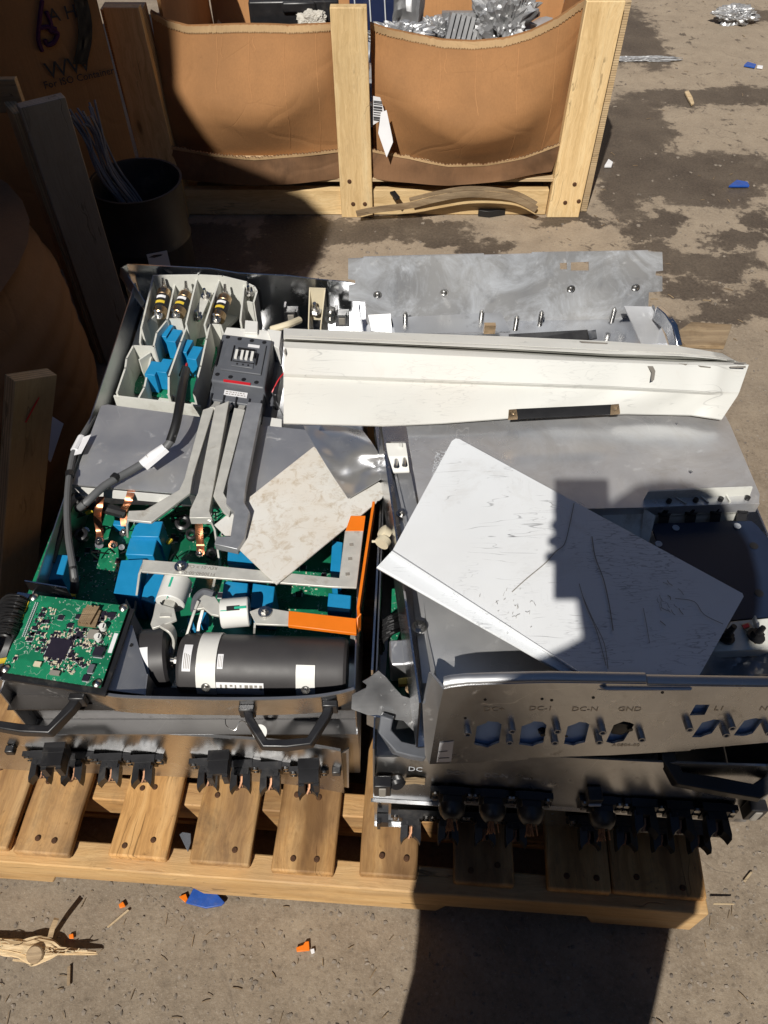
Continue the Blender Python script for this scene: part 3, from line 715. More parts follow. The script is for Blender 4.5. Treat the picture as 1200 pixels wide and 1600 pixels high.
for xa, yb_, xb in ((-.66, 2.62, -.66), (.655, 2.62, .70)):
    mb.cut()
    mb.grid(lambda u, v, xa=xa, xb=xb: V((xa + (xb - xa) * v + .03 * noise.noise(V((u * 2, v * 2, xa))), 2.62 + u * .85, .17 + v * .50)), 12, 8, (.01 if xa > 0 else -.01, 0, 0))
mb.build('side_panel', M['card'], cr)
mb = MB(); mb.grid(lambda u, v: V((-.67 + 1.36 * u, 3.48 + .04 * noise.noise(V((u * 3, v * 2, 3))), .17 + v * .62)), 24, 10, (0, .012, 0)); mb.build('back_panel', M['card_or'], cr)
mb = MB(); mb.box((0, 3.05, .18), (1.40, .93, .016)); mb.build('floor_panel', M['ply'], cr)
board('base_board', (Wy(268, 320, YC).x, YC + .03, .047), (Wy(534, 320, YC).x, YC + .03, .047), .09, .03, (0, -1, 0), M['crate'], cr)
board('base_board', (Wy(583, 320, YC).x, YC + .03, .047), (Wy(856, 320, YC).x, YC + .03, .047), .09, .03, (0, -1, 0), M['crate'], cr)
for x in (-.72, -.06, .62):
    mb = MB(); mb.box((x, 3.04, .09), (.09, .84, .165)); mb.build('base_block', M['pallet'], cr)
zl = Wy(600, 281, 2.56).z
board('front_lip', (-.66, 2.572, zl), (.62, 2.572, zl), .03, .012, UP, M['ply'], cr)
lb = MB(); q = [(583, 150), (594, 152), (600, 172), (598, 186), (583, 195)]
lb.prism([Wy(x, y, 2.552) for x, y in q], (0, -.001, 0)); lab = lb.build('barcode_label', M['paper'], cr)
lb = MB(); yy = 157
rl = random.Random(2)
while yy < 190:
    h = rl.choice((1.2, 2, 3.0)); lb.prism([Wy(583.6, yy, 2.5495), Wy(597, yy + 1.5, 2.5495), Wy(597, yy + 1.5 + h, 2.5495), Wy(583.6, yy + h, 2.5495)], (0, -.0004, 0)); yy += h + rl.choice((1.0, 1.6, 2.4))
lb.build('bars', M['ink'], lab)
lb = MB(); lb.grid(lambda u, v: Wy(598 + u * 13 * (1 - v) + v * 8, 173 + v * 71 - u * 0 - (v > .9) * (1 - abs(u - .4)) * 0 + (u - .3) * 40 * v * (0 if v < .8 else -.3), 2.54 + .02 * math.sin(v * 3)), 4, 10, (0, -.0008, 0))
lb = MB(); tg = [(595, 176), (604, 172), (613, 215), (614, 222), (604, 246), (591, 208)]
lb.prism([Wy(x, y, 2.535 - .03 * (y - 170) / 70) for x, y in tg], (0, -.0012, .0006))
tag(lb.build('paper_tag', M['paper'], org=Wy(604, 210, 2.53)), 'white paper tag hanging beside the crate middle post', 'tag')

# scrap in the crate
hp = MB(); hp.grid(lambda u, v: V((-.64 + 1.28 * u, 2.64 + .82 * v, .30 + .10 * noise.noise(V((u * 5, v * 4, 1))) + .05 * noise.noise(V((u * 14, v * 12, 2))))), 50, 34)
tag(hp.build('scrap_fill', M['film']), kind='stuff')
def crumple(name, label, cat, px, py, z, r, m, seed, amp=.55, fr=2.2, y=None, sub=5, squash=(1, 1, 1), rz=0, group=None):
    c = W(px, py, z) if y is None else Wy(px, py, y)
    mb = MB(); bm = bmesh.new(); bmesh.ops.create_icosphere(bm, subdivisions=sub, radius=1); vv = []
    Mr = RZ(rz)
    for v in bm.verts:
        p = v.co.copy(); n1 = noise.noise(p * fr + V((seed, 0, 0))); n2 = abs(noise.noise(p * fr * 2.7 + V((0, seed, 0)))); n3 = abs(noise.noise(p * fr * 6 + V((seed, seed, 0))))
        p *= 1 + amp * n1 - amp * .8 * n2 - amp * .45 * n3
        vv.append(c + Mr @ V((p.x * r * squash[0], p.y * r * squash[1], p.z * r * squash[2])))
    mb.add(vv, [[v.index for v in f.verts] for f in bm.faces]); bm.free()
    return tag(mb.build(name, m, org=c, smooth=18), label, cat, group)
crumple('crumpled_foil', 'large crumpled silver foil lump standing highest at the right of the crate scrap', 'foil', 787, 40, 0, .115, M['foil'], 4, .5, 3.4, y=2.85, squash=(.9, .8, 1.15), group='foil scrap in the crate')
crumple('crumpled_foil', 'flat crumpled silver foil by the crate front edge right of the middle post', 'foil', 628, 56, 0, .075, M['foil'], 9, .5, 3.4, y=2.78, squash=(1.4, .9, .55), group='foil scrap in the crate')
crumple('crumpled_foil', 'small bluish foil scrap left of the ribbed silver block', 'foil', 686, 52, 0, .055, M['foil'], 14, y=2.84, squash=(1.1, .8, .9), group='foil scrap in the crate')
c = Wy(722, 56, 2.82); mb = MB()
for i in range(7): mb.box(c + V((-.05 + i * .017, .0, 0)) , (.012, .08 - .004 * i, .13 - .006 * i), M=Matrix.Rotation(.25, 3, 'Y') @ Matrix.Rotation(-.3, 3, 'X'))
mb.box(c + V((0, .045, -.01)), (.13, .02, .13)); tag(mb.build('ribbed_heatsink', M['foil'], org=c), 'ribbed silver finned block among the crate scrap', 'heatsink')
c = Wy(632, 14, 2.92); mb = MB()
mb.grid(lambda u, v: c + V((-.05 + .10 * u + .03 * v + .012 * noise.noise(V((u * 4, v * 6, 0))), .03 * math.sin(u * 6) + .02 * noise.noise(V((u * 6, v * 8, 7))), -.14 + .30 * v)), 14, 18, (0, .004, 0))
tag(mb.build('foil_sheet', M['foil'], org=c), 'upright folded strip of silver foil sheet leaning in the crate', 'foil')
c = Wy(590, 10, 3.0); mb = MB(); mb.prism([c + V((-.09, 0, -.1)), c + V((.06, 0, -.12)), c + V((.05, .03, .16)), c + V((-.10, .03, .16))], (0, .02, 0))
pn = mb.build('solar_panel', M['cell'], org=c); tag(pn, 'dark blue panel with silver lines standing in the crate', 'panel')
mb = MB()
for i in range(3): mb.bar([c + V((-.07 + .05 * i, -.004, -.1)), c + V((-.085 + .05 * i, .026, .155))], .004, .003, (0, -1, 0))
mb.build('silver_line', M['inkpale'], pn)
c = Wy(462, 24, 2.78); mb = MB(); mb.box(c, (.27, .16, .13), .05); mb.box(c + V((.02, -.085, .05)), (.10, .012, .03), .05); tag(mb.build('black_case', M['plastic_k'], org=c, bevel=.008), 'black plastic case in the left half of the crate', 'case')
crumple('work_glove', 'pale fabric glove lying on the black case in the crate', 'glove', 487, 31, 0, .035, M['glove'], 21, .35, 2, y=2.68, squash=(1.3, .8, .8))

# ------------------------------------------------------------------ shaded goods at the left
fc = thing('cardboard_box', 'tall dark orange cardboard box with printed lettering at the far left', 'box', (-1.4, 2.3, 0))
A = V((-1.75, 1.80, 0)); B = V((-.76, 2.40, 0)); ax = (B - A).normalized(); nn = V((ax.y, -ax.x, 0))
mb = MB(); mb.grid(lambda u, v: A + (B - A) * u + UP * (1.35 * v) + nn * (.004 * noise.noise(V((u * 3, v * 3, 5)))), 30, 24, -nn * .012); mb.build('front_panel', M['card_or'], fc)
mb = MB(); mb.prism([B, B + V((-.75, .9, 0)), A + V((-.75, .9, 0)), A + nn * -.02], UP * 1.30); mb.build('side_panel', M['card_or'], fc)
def on_face(px, py, off=.006): return Wp(px, py, A + nn * off, nn)
fm = Matrix((ax, UP, nn)).transposed()
for txt, px, py, sz in (('A H', 98, 22, .045), ('WW', 107, 106, .060), ('For ISO Container', 124, 122, .026)):
    writing('lettering', txt, sz, on_face(px, py), fm, M['ink'], fc, .0006)
mb = MB()
for k, pts in enumerate((((66, 0), (62, 30), (60, 62), (66, 80)), ((72, 18), (80, 38), (78, 48), (90, 52), (84, 66), (74, 70), (70, 62)), ((62, 44), (74, 42), (88, 46)))):
    mb.tube([on_face(x, y, .006) for x, y in pts], .006, 6, 5)
mb.build('scribble', M['violet'], fc)
mb = MB(); mb.grid(lambda u, v: on_face(112 + 22 * u + 10 * math.sin(v * 3) , -10 + 110 * v, .008 + .004 * noise.noise(V((u * 5, v * 9, 2)))), 6, 16, nn * .002); mb.build('torn_patch', M['black'], fc)

lc = thing('plywood_crate', 'shaded crate with grey plywood corner post at the left edge', 'crate', (-1.15, 1.5, 0))
zt = W(55, 160, .70).z; bx, by = -.735, 1.80
board('post', (bx - .01, by, 0), (bx - .01, by, .705), .10, .03, (.55, -.83, 0), M['greyply'], lc)
board('post', (bx - .075, by + .005, 0), (bx - .075, by + .005, .69), .07, .025, (-.83, -.55, 0), M['ply'], lc)
board('top_rail', (-1.5, 1.83, .69), (-.80, 1.84, .70), .07, .02, (0, -1, 0), M['ply'], lc)
# bulging brown carton held in that crate
bc = thing('brown_carton', 'bulging creased brown carton sagging beside the leaning plywood board', 'carton', (-1.12, 1.4, 0))
def bulge(u, v):
    a = -2.3 + 3.6 * u; r = .40 + .08 * math.sin(math.pi * min(1, v * 1.05)) ** .7 + .003 * math.sin(v * 60) + .03 * noise.noise(V((u * 4, v * 3, 2)))
    top = .62 - .10 * u
    if v > .93: r *= 1 - (v - .93) * 2.5
    return V((-1.10 + r * .86 * math.cos(a), 1.38 + r * 1.05 * math.sin(a), top * v))
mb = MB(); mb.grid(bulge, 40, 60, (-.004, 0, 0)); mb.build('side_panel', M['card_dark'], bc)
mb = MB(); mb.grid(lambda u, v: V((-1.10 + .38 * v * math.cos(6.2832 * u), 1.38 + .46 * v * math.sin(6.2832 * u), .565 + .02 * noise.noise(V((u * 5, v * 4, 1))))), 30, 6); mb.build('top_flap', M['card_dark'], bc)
mb = MB(); mb.prism([W(64, 640, .33), W(98, 662, .30), W(78, 722, .26), W(60, 700, .28)], V((.003, -.002, .002))); mb.build('sticker', M['paper'], bc)
# leaning board
pa = W(20, 935, .02); pb = W(49, 585, .50)
lbd = thing('plywood_board', 'thick layered plywood board leaning at the left edge with a red pencil line', 'board', pa)
o = board('plank', pa, pb, .085, .030, (.80, -.55, .12), M['ply'], lbd, .001, .0006)
mb = MB(); mb.bar([W(40, 660, .43), W(73, 598, .475)], .003, .001, (.8, -.5, .1)); mb.build('pencil_line', M['red'], lbd)

# black drum with grey wires
dc = V((-.70, 2.16, 0)); dr = thing('black_drum', 'open black drum standing in shade behind the left stack', 'drum', dc)
mb = MB(); mb.lathe(dc, UP, [(0, .10), (0.005, .118), (.16, .122), (.17, .126), (.18, .122), (.33, .127), (.338, .131), (.338, .124), (.33, .121), (.02, .112), (.02, .0)], 40); mb.build('shell', M['drum'], dr)
mb = MB(); mb.prism([dc + V((.02, -.1235, .10)), dc + V((.075, -.103, .10)), dc + V((.075, -.103, .18)), dc + V((.02, -.1235, .18))], V((.0006, -.0012, 0))); mb.build('label', M['paper'], dr)
mb = MB(); rw = random.Random(5)
for i in range(16):
    a = V((dc.x + rw.uniform(-.02, .03), dc.y - .03 + rw.uniform(-.02, .02), .18)); j = rw.uniform(-.012, .012); k = rw.uniform(-.012, .012)
    mb.tube([a, a + V((-.02 + j, -.0 + k, .10)), a + V((-.065 + j * .6, .0 + k, .20)), a + V((-.085 + j * 2, .02 + k, .30)), a + V((-.10 + j * 3, .03 + k * 3, .34 + rw.uniform(-.02, .03)))], .0032, 6, 4)
tag(mb.build('wire_bundle', M['wire'], org=dc + V((0, 0, .2))), 'bundle of bluish grey wires sticking out of the black drum', 'wires')

# ------------------------------------------------------------------ litter
def shard(name, label, cat, pts, th, m, z=.003, group=None, tilt=0):
    P = [W(x, y, z) + UP * (tilt * (i % 2)) for i, (x, y) in enumerate(pts)]
    mb = MB(); mb.prism(P, (0, 0, th)); return tag(mb.build(name, m, org=sum(P, V()) / len(P), bevel=min(th * .2, .001)), label, cat, group)
shard('blue_shard', 'curved dark blue plastic shard on concrete in front of the pallet', 'shard', [(291, 1412), (303, 1389), (318, 1388), (337, 1394), (352, 1411), (346, 1416), (322, 1420)], .005, M['bluep'], .006)
shard('orange_scrap', 'orange plastic scrap touching the blue shard in front of the pallet', 'scrap', [(280, 1402), (291, 1397), (294, 1405), (290, 1411)], .004, M['orange'], group='orange plastic scraps')
shard('orange_scrap', 'orange plastic scrap with a pale splinter, above the thin straw', 'scrap', [(186, 1414), (193, 1409), (197, 1417), (188, 1420)], .004, M['orange'], group='orange plastic scraps')
shard('orange_scrap', 'L shaped bright orange plastic scrap nearest the long dark shadow', 'scrap', [(463, 1481), (474, 1477), (477, 1472), (483, 1471), (484, 1486), (464, 1488)], .004, M['orange'], group='orange plastic scraps')
shard('orange_scrap', 'tiny orange scrap beside the splintered wood stick', 'scrap', [(108, 1461), (115, 1459), (116, 1467), (109, 1467)], .003, M['orange'], group='orange plastic scraps')
shard('white_scrap', 'tiny white scrap beside the L shaped orange scrap', 'scrap', [(485, 1484), (491, 1482), (492, 1489), (487, 1491)], .003, M['paper'])
shard('wood_sliver', 'thin straw coloured wood sliver left of the blue shard', 'sliver', [(167, 1449), (200, 1421), (203, 1423), (170, 1450)], .003, M['split'])
shard('wood_sliver', 'short dark rotten sliver below the splintered stick', 'sliver', [(106, 1511), (111, 1508), (110, 1540), (105, 1540)], .003, M['bark'])
shard('white_twig', 'thin white splinter sticking out by the pallet right corner', 'splinter', [(1114, 1411), (1148, 1412), (1147, 1414), (1114, 1414)], .002, M['split'], .02)
shard('wood_sliver', 'pale bent splinter on the concrete right of the pallet', 'sliver', [(1161, 1376), (1172, 1362), (1176, 1363), (1164, 1379)], .002, M['split'])
shard('black_shard', 'black triangular plastic shard lying in the gap of the pallet boards', 'shard', [(281, 1305), (286, 1301), (299, 1303), (299, 1318), (294, 1332)], .004, M['plastic_g'], .128)
shard('blue_shard', 'flat dark blue shard on damp ground far right', 'shard', [(1138, 293), (1150, 284), (1167, 287), (1170, 293)], .008, M['bluep'], .006)
shard('blue_scrap', 'blue and white plastic scrap on dry ground at the upper right edge', 'scrap', [(1162, 104), (1167, 99), (1181, 103), (1179, 107)], .008, M['bluep'], .004)
shard('paper_scrap', 'tiny white paper scrap at the upper right edge beside a blue one', 'scrap', [(1183, 103), (1192, 104), (1191, 108), (1182, 107)], .004, M['paper'], .004)
shard('wood_splinter', 'bent tan wood splinter on the damp patch at upper right', 'splinter', [(1069, 146), (1075, 144), (1081, 154), (1084, 164), (1080, 166), (1074, 156)], .008, M['split'], .004)
shard('grey_flake', 'grey stone flake beside the shadow of the crate right post', 'stone', [(944, 262), (950, 252), (957, 257), (955, 262)], .010, M['paper'], .003)
shard('black_rag', 'black rolled rag at the crate foot by the splintered strip', 'rag', [(746, 331), (770, 328), (788, 330), (789, 336), (764, 340), (747, 338)], .022, M['black'], .002)
shard('black_clip', 'small black clip on the crate base board near the middle post', 'clip', [(609, 303), (617, 301), (625, 311), (618, 314)], .008, M['black'], .094)
crumple('crumpled_foil', 'crumpled silver foil lying alone on the ground at top right', 'foil', 1150, 24, .035, .095, M['foil'], 31, .5, 2.0, squash=(1.15, .6, .45))
crumple('foil_strip', 'flattened silver foil strip beside the crate right post', 'foil', 1005, 92, .01, .14, M['foil'], 37, .4, 2.5, squash=(1.2, .10, .09))
# bark strip bent across the crate base board
mb = MB(); pts = [(557, 334, 2.50, .02), (585, 328, 2.50, 0), (640, 321, 2.49, 0), (685, 310, 2.48, 0), (735, 303, 2.48, 0), (800, 309, 2.49, 0), (838, 327, 2.49, 0)]
mb.bar([Wy(a, b, c) for a, b, c, d in pts], .006, .020, UP, 6)
mb.bar([Wy(a, b - 9, c + .02) for a, b, c, d in pts[2:]], .005, .012, UP, 6)
tag(mb.build('bark_strip', M['bark'], org=Wy(690, 310, 2.49)), 'long curled brown strip of split wood lying against the crate base', 'wood strip')
# splintered lumber on the ground
st = thing('broken_stick', 'splintered pale wood stick with a knot lying on the concrete', 'stick', W(50, 1480, 0))
mb = MB(); rs_ = random.Random(8)
def stick(u, v):
    x = -40 + 190 * u; yc = interp([(-40, 1478), (0, 1478), (50, 1485), (90, 1486), (150, 1489)], x); h = interp([(-40, 12), (0, 11), (35, 13), (55, 20), (80, 13), (90, 6), (150, 2)], x)
    a = v * 2 * math.pi; p = W(x, yc, .014); sc_ = .00104
    n_ = noise.noise(V((x * .05, v * 9, 3))) * .22
    return p + V((.012 * noise.noise(V((v * 26, 1, 1))), -math.cos(a) * h * sc_ * (1 + n_) + .0022 * noise.noise(V((u * 2.2, v * 30, 4))), math.sin(a) * h * sc_ * .55 * (1 + n_) + .0022 * noise.noise(V((u * 2.2, v * 30, 9)))))
mb.grid(stick, 70, 40); mb.build('shaft', M['split'], st)
mb = MB(); k = W(54, 1491, .026); mb.lathe(k - V((0, 0, .002)), V((.0, -.35, 1)), [(0, .014), (.003, .012), (.004, .006), (.0035, .0)], 16); mb.build('knot', M['bark'], st)
mb = MB(); mb.bar([W(78, 1466, .01), W(82, 1450, .03), W(88, 1436, .05)], .008, .004, (0, -1, .2)); mb.build('splinter', M['bark'], st)
mb = MB(); mb.bar([W(20, 1500, .012), W(45, 1503, .006), W(72, 1501, .004)], .003, .002); mb.build('splinter', M['split'], st)
mb = MB(); r_ = random.Random(15)
for k in range(26):
    x = r_.uniform(-10, 120); yc = interp([(-40, 1478), (0, 1478), (50, 1485), (90, 1486), (150, 1489)], x) + r_.uniform(-9, 9) * (1 if x < 85 else .2); z = .018 + r_.uniform(0, .006); dx = r_.uniform(6, 22); mb.bar([W(x, yc, z), W(x + dx * .6, yc + r_.uniform(-1, 1), z + .002), W(x + dx, yc + r_.uniform(-4, 4), z + r_.uniform(-.001, .006))], r_.uniform(.0007, .002), .0009)
tag(mb.build('fibre', M['split'], st), kind='stuff')
# flattened board on the ground behind the right stack
shard('flat_board', 'flat muddy board on damp ground behind the right stack', 'board', [(1050, 528), (1078, 508), (1142, 512), (1130, 546), (1070, 544)], .012, M['bark'], .003)
# ================================================================== helpers for sheet metal
def wall(mb, p0, p1, z0, z1, th=.002):          # upright sheet along a line
    p0 = V((p0[0], p0[1], 0)); p1 = V((p1[0], p1[1], 0)); t = (p1 - p0).normalized(); n = V((-t.y, t.x, 0)) * th
    mb.prism([p0 + UP * z0, p1 + UP * z0, p1 + UP * z1, p0 + UP * z1], n)
def flat(mb, px, z, th=.003):                   # lying sheet from its outline
    mb.prism([W(x, y, z[i] if hasattr(z, '__len__') else z) for i, (x, y) in enumerate(px)], (0, 0, -th))
def lying(mb, px, plane, th=.003):
    p, n = plane; mb.prism([Wp(x, y, p, n) for x, y in px], -n * th)
def bolt(mb, p, n=UP, r=.006, h=.006):
    mb.cut(); n = V(n).normalized(); p = V(p)
    mb.cyl(p, p + n * h * .35, r * 1.55, n=16); mb.cyl(p + n * h * .35, p + n * h, r, r * .92, 6); mb.cyl(p + n * h, p + n * h * 1.6, r * .55, n=10)
def stud(mb, p, n=UP, r=.004, h=.022):
    mb.cut(); n = V(n).normalized(); p = V(p); mb.cyl(p, p + n * .003, r * 2.6, n=14); mb.cyl(p + n * .003, p + n * .009, r * 1.8, n=6); mb.cyl(p + n * .009, p + n * h, r, r * .8, 10)
def curved_panel(mb, px, zt, zb, th=.003, off=0.0, n=4, lean=0.0):
    P = catmull([W(x, y, zt) for x, y in px], n); k = len(P) - 1
    def fn(u, v):
        i = min(int(round(u * k)), k); p = P[i]
        return V((p.x, p.y + off - lean * v, zt + (zb - zt) * v))
    mb.grid(fn, k, 3, (0, th, 0)); return P

# fork shaped connector seen from above, in its own coordinates: sticks out along -Y from the panel
def connector_mesh(kind):
    b = MB()
    b.box((0, -.006, 0), (.036, .012, .030)); b.box((0, -.016, .002), (.026, .012, .022))
    if kind == 'fork':
        for s_ in (-1, 1):
            b.prism([V((s_ * .0150, -.016, -.010)), V((s_ * .0160, -.040, -.012)), V((s_ * .0145, -.047, -.013)), V((s_ * .0105, -.041, -.012)), V((s_ * .0050, -.037, -.010)), V((s_ * .0045, -.016, -.006))], V((0, 0, .020)))
        b.box((0, -.026, -.012), (.026, .020, .006)); b.mat(1)
        b.bar([V((.0012, -.018, .002)), V((.001, -.030, -.002)), V((-.003, -.038, -.008))], .0026, .002)
        b.bar([V((-.0022, -.018, .001)), V((-.002, -.029, -.004)), V((.002, -.036, -.01))], .002, .0015)
    else:
        b.lathe(V((0, -.02, 0)), V((0, -1, -.15)), [(0, .019), (.006, .019), (.014, .016), (.02, .011), (.021, .008), (.015, .0)], 18); b.mat(1)
        r_ = random.Random(4)
        for i in range(14):
            a = V((r_.uniform(-.006, .006), -.034, r_.uniform(-.005, .005)))
            b.tube([a, a + V((r_.uniform(-.002, .002), -.010, -.004)), a + V((r_.uniform(-.006, .006), -.018, -.010 + r_.uniform(-.004, .004)))], .0010, 5)
    b.mat(2)
    for s_ in (-1, 1):
        b.box((s_ * .024, -.004, 0), (.014, .008, .026)); b.mat(3)
        for z in (-.008, .008): b.cyl((s_ * .024, -.008, z), (s_ * .024, -.0115, z), .0042, n=10)
        b.mat(2)
    return b.mesh('connector', [M['plastic_k'], M['copper_old'], M['plastic_k'], M['steel']])
CF, CW = connector_mesh('fork'), connector_mesh('wire')
clipm = MB()
clipm.prism([V((-.016, 0, .014)), V((.016, 0, .014)), V((.016, 0, -.016)), V((-.016, 0, -.016))], V((0, -.016, 0)))
clipm.box((-.011, -.028, -.004), (.008, .026, .026)); clipm.box((.011, -.028, -.004), (.008, .026, .026)); clipm.box((0, -.022, .010), (.03, .03, .006))
CLIP = clipm.mesh('latch', M['plastic_k'])
def handle(parent, a, b, out, drop, inset=.028, w=.017, h=.012, m=None):
    a = V(a); b = V(b); t = (b - a).normalized(); o = V(out)
    mb = MB(); p = [a, a + o * .35 + t * inset * .2, a + o + t * inset + UP * drop, (a + b) / 2 + o * 1.05 + UP * drop, b + o - t * inset + UP * drop, b + o * .35 - t * inset * .2, b]
    mb.bar(p, h, w, UP)
    mb.box(a + o * .03, (.022, .010, .024)); mb.box(b + o * .03, (.022, .010, .024))
    return mb.build('handle', m or M['plastic_k'], parent, bevel=.002)

# ================================================================== left stack, lower unit
ul = thing('electrical_unit', 'lower aluminium electrical unit of the left stack with black fork connectors along its front', 'electrical unit', (-.30, .52, ZT), 'opened electrical units on the pallet')
LX0, LX1 = -.552, -.040
mb = MB()
for p0, p1 in (((LX0, .535), (LX1, .530)), ((LX1, .530), (LX1 + .002, 1.44)), ((LX1, 1.44), (LX0, 1.47)), ((LX0, 1.47), (LX0, .535))): wall(mb, p0, p1, .147, .305)
mb.prism([V((LX0, .535, .145)), V((LX1, .53, .145)), V((LX1, 1.44, .145)), V((LX0, 1.47, .145))], (0, 0, .003))
mb.build('tray', M['alu_dark'], ul)
mb = MB(); LP = curved_panel(mb, [(-60, 1133), (0, 1137), (80, 1140), (150, 1143), (230, 1146), (300, 1150), (400, 1156), (460, 1162), (505, 1169), (532, 1174)], .315, .158, .003, lean=.004)
lfp = mb.build('front_panel', M['alu_front'], ul)
mb = MB(); mb.bar([p + V((0, .0015, .0006)) for p in LP], .004, .0024); mb.build('cut_edge', M['alu_white'], lfp)
mb = MB(); mb.prism([W(532, 1178, .30), W(545, 1170, .28), W(545, 1231, .15), W(512, 1226, .15), W(515, 1190, .24)], (0, .003, 0)); mb.build('mounting_ear', M['alu_white'], ul)
def at_panel(P, px, py, z):                     # point of a curved front panel under the pixel column
    best = min(P, key=lambda q: abs(600 + FPX * q.x / (q.y * _c + (CAM_Z - q.z) * _s) - px)); return best
for px in (68, 116, 172, 222, 322, 372, 418, 478):
    q = at_panel(LP, px, 1200, .25); z = .232
    d = ray(px, 1200); x = Wy(px, 1196, q.y - .02).x
    put(CF, 'connector', ul, (x, q.y - .002, z), RZ(.03) @ Matrix.Rotation(.12, 3, 'X'))
for px in (92, 340, 479): q = at_panel(LP, px, 1180, .3); put(CLIP, 'latch', ul, (Wy(px, 1178, q.y - .02).x, q.y - .012, .285), RZ(.05))
for px in (30, 524): q = at_panel(LP, px, 1180, .3); mb = MB(); mb.box((Wy(px, 1180, q.y).x, q.y - .006, .25), (.014, .012, .014)); mb.build('clip', M['plastic_k'], ul, bevel=.002)

# ================================================================== left stack, upper unit
ut = thing('electrical_unit', 'upper unit of the left stack, open on green boards and a big black capacitor', 'electrical unit', (-.30, .52, .31), 'opened electrical units on the pallet')
mb = MB()
for p0, p1 in (((LX1, .525), (LX1 + .004, 1.44)), ((LX0 + .012, 1.495), (LX0 + .02, .52))): wall(mb, p0, p1, .318, .452)
mb.prism([V((LX0 + .012, .52, .314)), V((LX1, .52, .314)), V((LX1 + .004, 1.44, .314)), V((LX0 + .012, 1.495, .314))], (0, 0, .003))
mb.build('tray', M['alu_dark'], ut)
mb = MB(); mb.prism([V((LX0 + .02, .545, .318)), V((LX1, .545, .318)), V((LX1, .545, .415)), V((LX0 + .02, .545, .415))], (0, .002, 0)); mb.prism([V((LX0 + .02, .512, .414)), V((LX1, .512, .414)), V((LX1, .545, .414)), V((LX0 + .02, .545, .414))], (0, 0, .002)); mb.build('recess', M['recess'], ut)  # recess wall coloured dark to stand for shade and dark reflections
mb = MB(); TP = curved_panel(mb, [(-70, 1056), (-40, 1058), (0, 1062), (60, 1065), (110, 1071), (145, 1082), (190, 1090), (280, 1093), (370, 1094), (440, 1093), (490, 1090), (530, 1084), (553, 1078)], .462, .412, .003, lean=-.002)
ufp = mb.build('front_panel', M['alu_front'], ut)
mb = MB(); mb.bar([p + V((0, .0015, .0006)) for p in TP], .004, .0024); mb.build('cut_edge', M['alu_white'], ufp)
# rear panel
mb = MB(); pts = [(188, 419, .485), (199, 413, .49), (330, 420, .49), (372, 427, .49), (450, 431, .49), (500, 437, .49), (547, 441, .49), (569, 445, .485), (572, 468, .47)]
tp_ = [W(a, b, c) for a, b, c in pts]
def rear(u, v):
    k = u * (len(tp_) - 1); i = min(int(k), len(tp_) - 2); p = tp_[i].lerp(tp_[i + 1], k - i); return V((p.x, p.y - .004 * v, p.z + (.32 - p.z) * v))
mb.grid(rear, 32, 6, (0, .003, 0)); rp = mb.build('rear_panel', M['alu_mirror'], ut)
mb = MB(); mb.prism([W(188, 419, .488), W(199, 430, .470), W(226, 472, .44), W(222, 480, .42), W(200, 452, .45), W(187, 432, .47)], (.002, 0, 0)); mb.build('side_flange', M['alu_dark'], ut)
for px, py in ((456, 492), (535, 497)):
    mb = MB(); q = W(px, py, .42); mb.box(q, (.030, .022, .030)); mb.box(q + V((0, -.012, .010)), (.020, .012, .020)); mb.mat(1); mb.box(q + V((0, -.019, .006)), (.013, .004, .016)); mb.mat(0); mb.box(q + V((-.012, 0, .012)), (.006, .02, .03)); mb.build('socket', [M['plastic_k'], M['inkgrey']], ut, bevel=.001)
mb = MB()
for pl in (((483, 449), (481, 510)), ((507, 450), (500, 512))):
    mb.cut(); a, b = W(*pl[0], .485), W(*pl[1], .41); mb.prism([a, b, b - UP * .05, V((a.x, a.y, .36))], (.0025, 0, 0))
mb.cut(); a, b = W(483, 449, .485), W(508, 450, .485); mb.prism([a, b, b - UP * .08, a - UP * .08], (0, -.002, 0)); mb.build('divider', M['ivory'], ut)
mb = MB(); stud(mb, W(493, 486, .43), (0, -.4, 1), .005, .03); stud(mb, W(517, 487, .44), (0, -1, .2), .005, .02); stud(mb, W(517, 497, .43), (0, -1, .2), .005, .02); mb.build('stud', M['steel'], ut)
mb = MB(); mb.tube([W(468, 500, .43), W(448, 508, .44), W(424, 515, .43)], .0075, 10, 5); mb.build('pale_lead', M['ivory'], ut)

# fuse block
fbx = thing('fuse_block', None, None, V((-.40, 1.3, .40))); del_keys = None
fbx.parent = ut; fbx.location = V((-.40, 1.3, .40)) - WLOC[ut.name]
mb = MB(); Z0, Z1 = .385, .462
def rib(px, z1=Z1, z0=Z0, th=.0035):
    P = [W(x, y, z1) for x, y in px]
    for a, b in zip(P, P[1:]):
        t = (b - a).normalized(); wall(mb, a - t * th * .4, b + t * th * .4, z0, z1, th)
flat(mb, [(180, 634), (316, 650), (324, 540), (395, 470), (384, 444), (240, 432), (205, 545)], .390, .01)
rib([(184, 613), (197, 575), (199, 560), (209, 541), (241, 542)]); rib([(241, 542), (246, 520), (262, 500), (277, 431)])
rib([(220, 534), (222, 512), (242, 494)], .455); rib([(262, 499), (281, 499), (284, 512)], .458)
rib([(222, 512), (241, 431)], .475); rib([(292, 505), (310, 429)], .475); rib([(321, 507), (346, 430)], .475); rib([(377, 500), (383, 442)], .475)
rib([(240, 431), (310, 430), (347, 432), (384, 441)], .485)
rib([(384, 442), (396, 448), (400, 455), (395, 472), (388, 470)], .475)
rib([(292, 505), (281, 534), (262, 588), (262, 616)]); rib([(326, 507), (321, 530), (312, 572), (301, 612)]); rib([(262, 616), (272, 620)], .44)
rib([(235, 554), (224, 605), (216, 620)], .44); rib([(219, 562), (234, 552)], .45); rib([(326, 507), (343, 508), (347, 520)], .455)
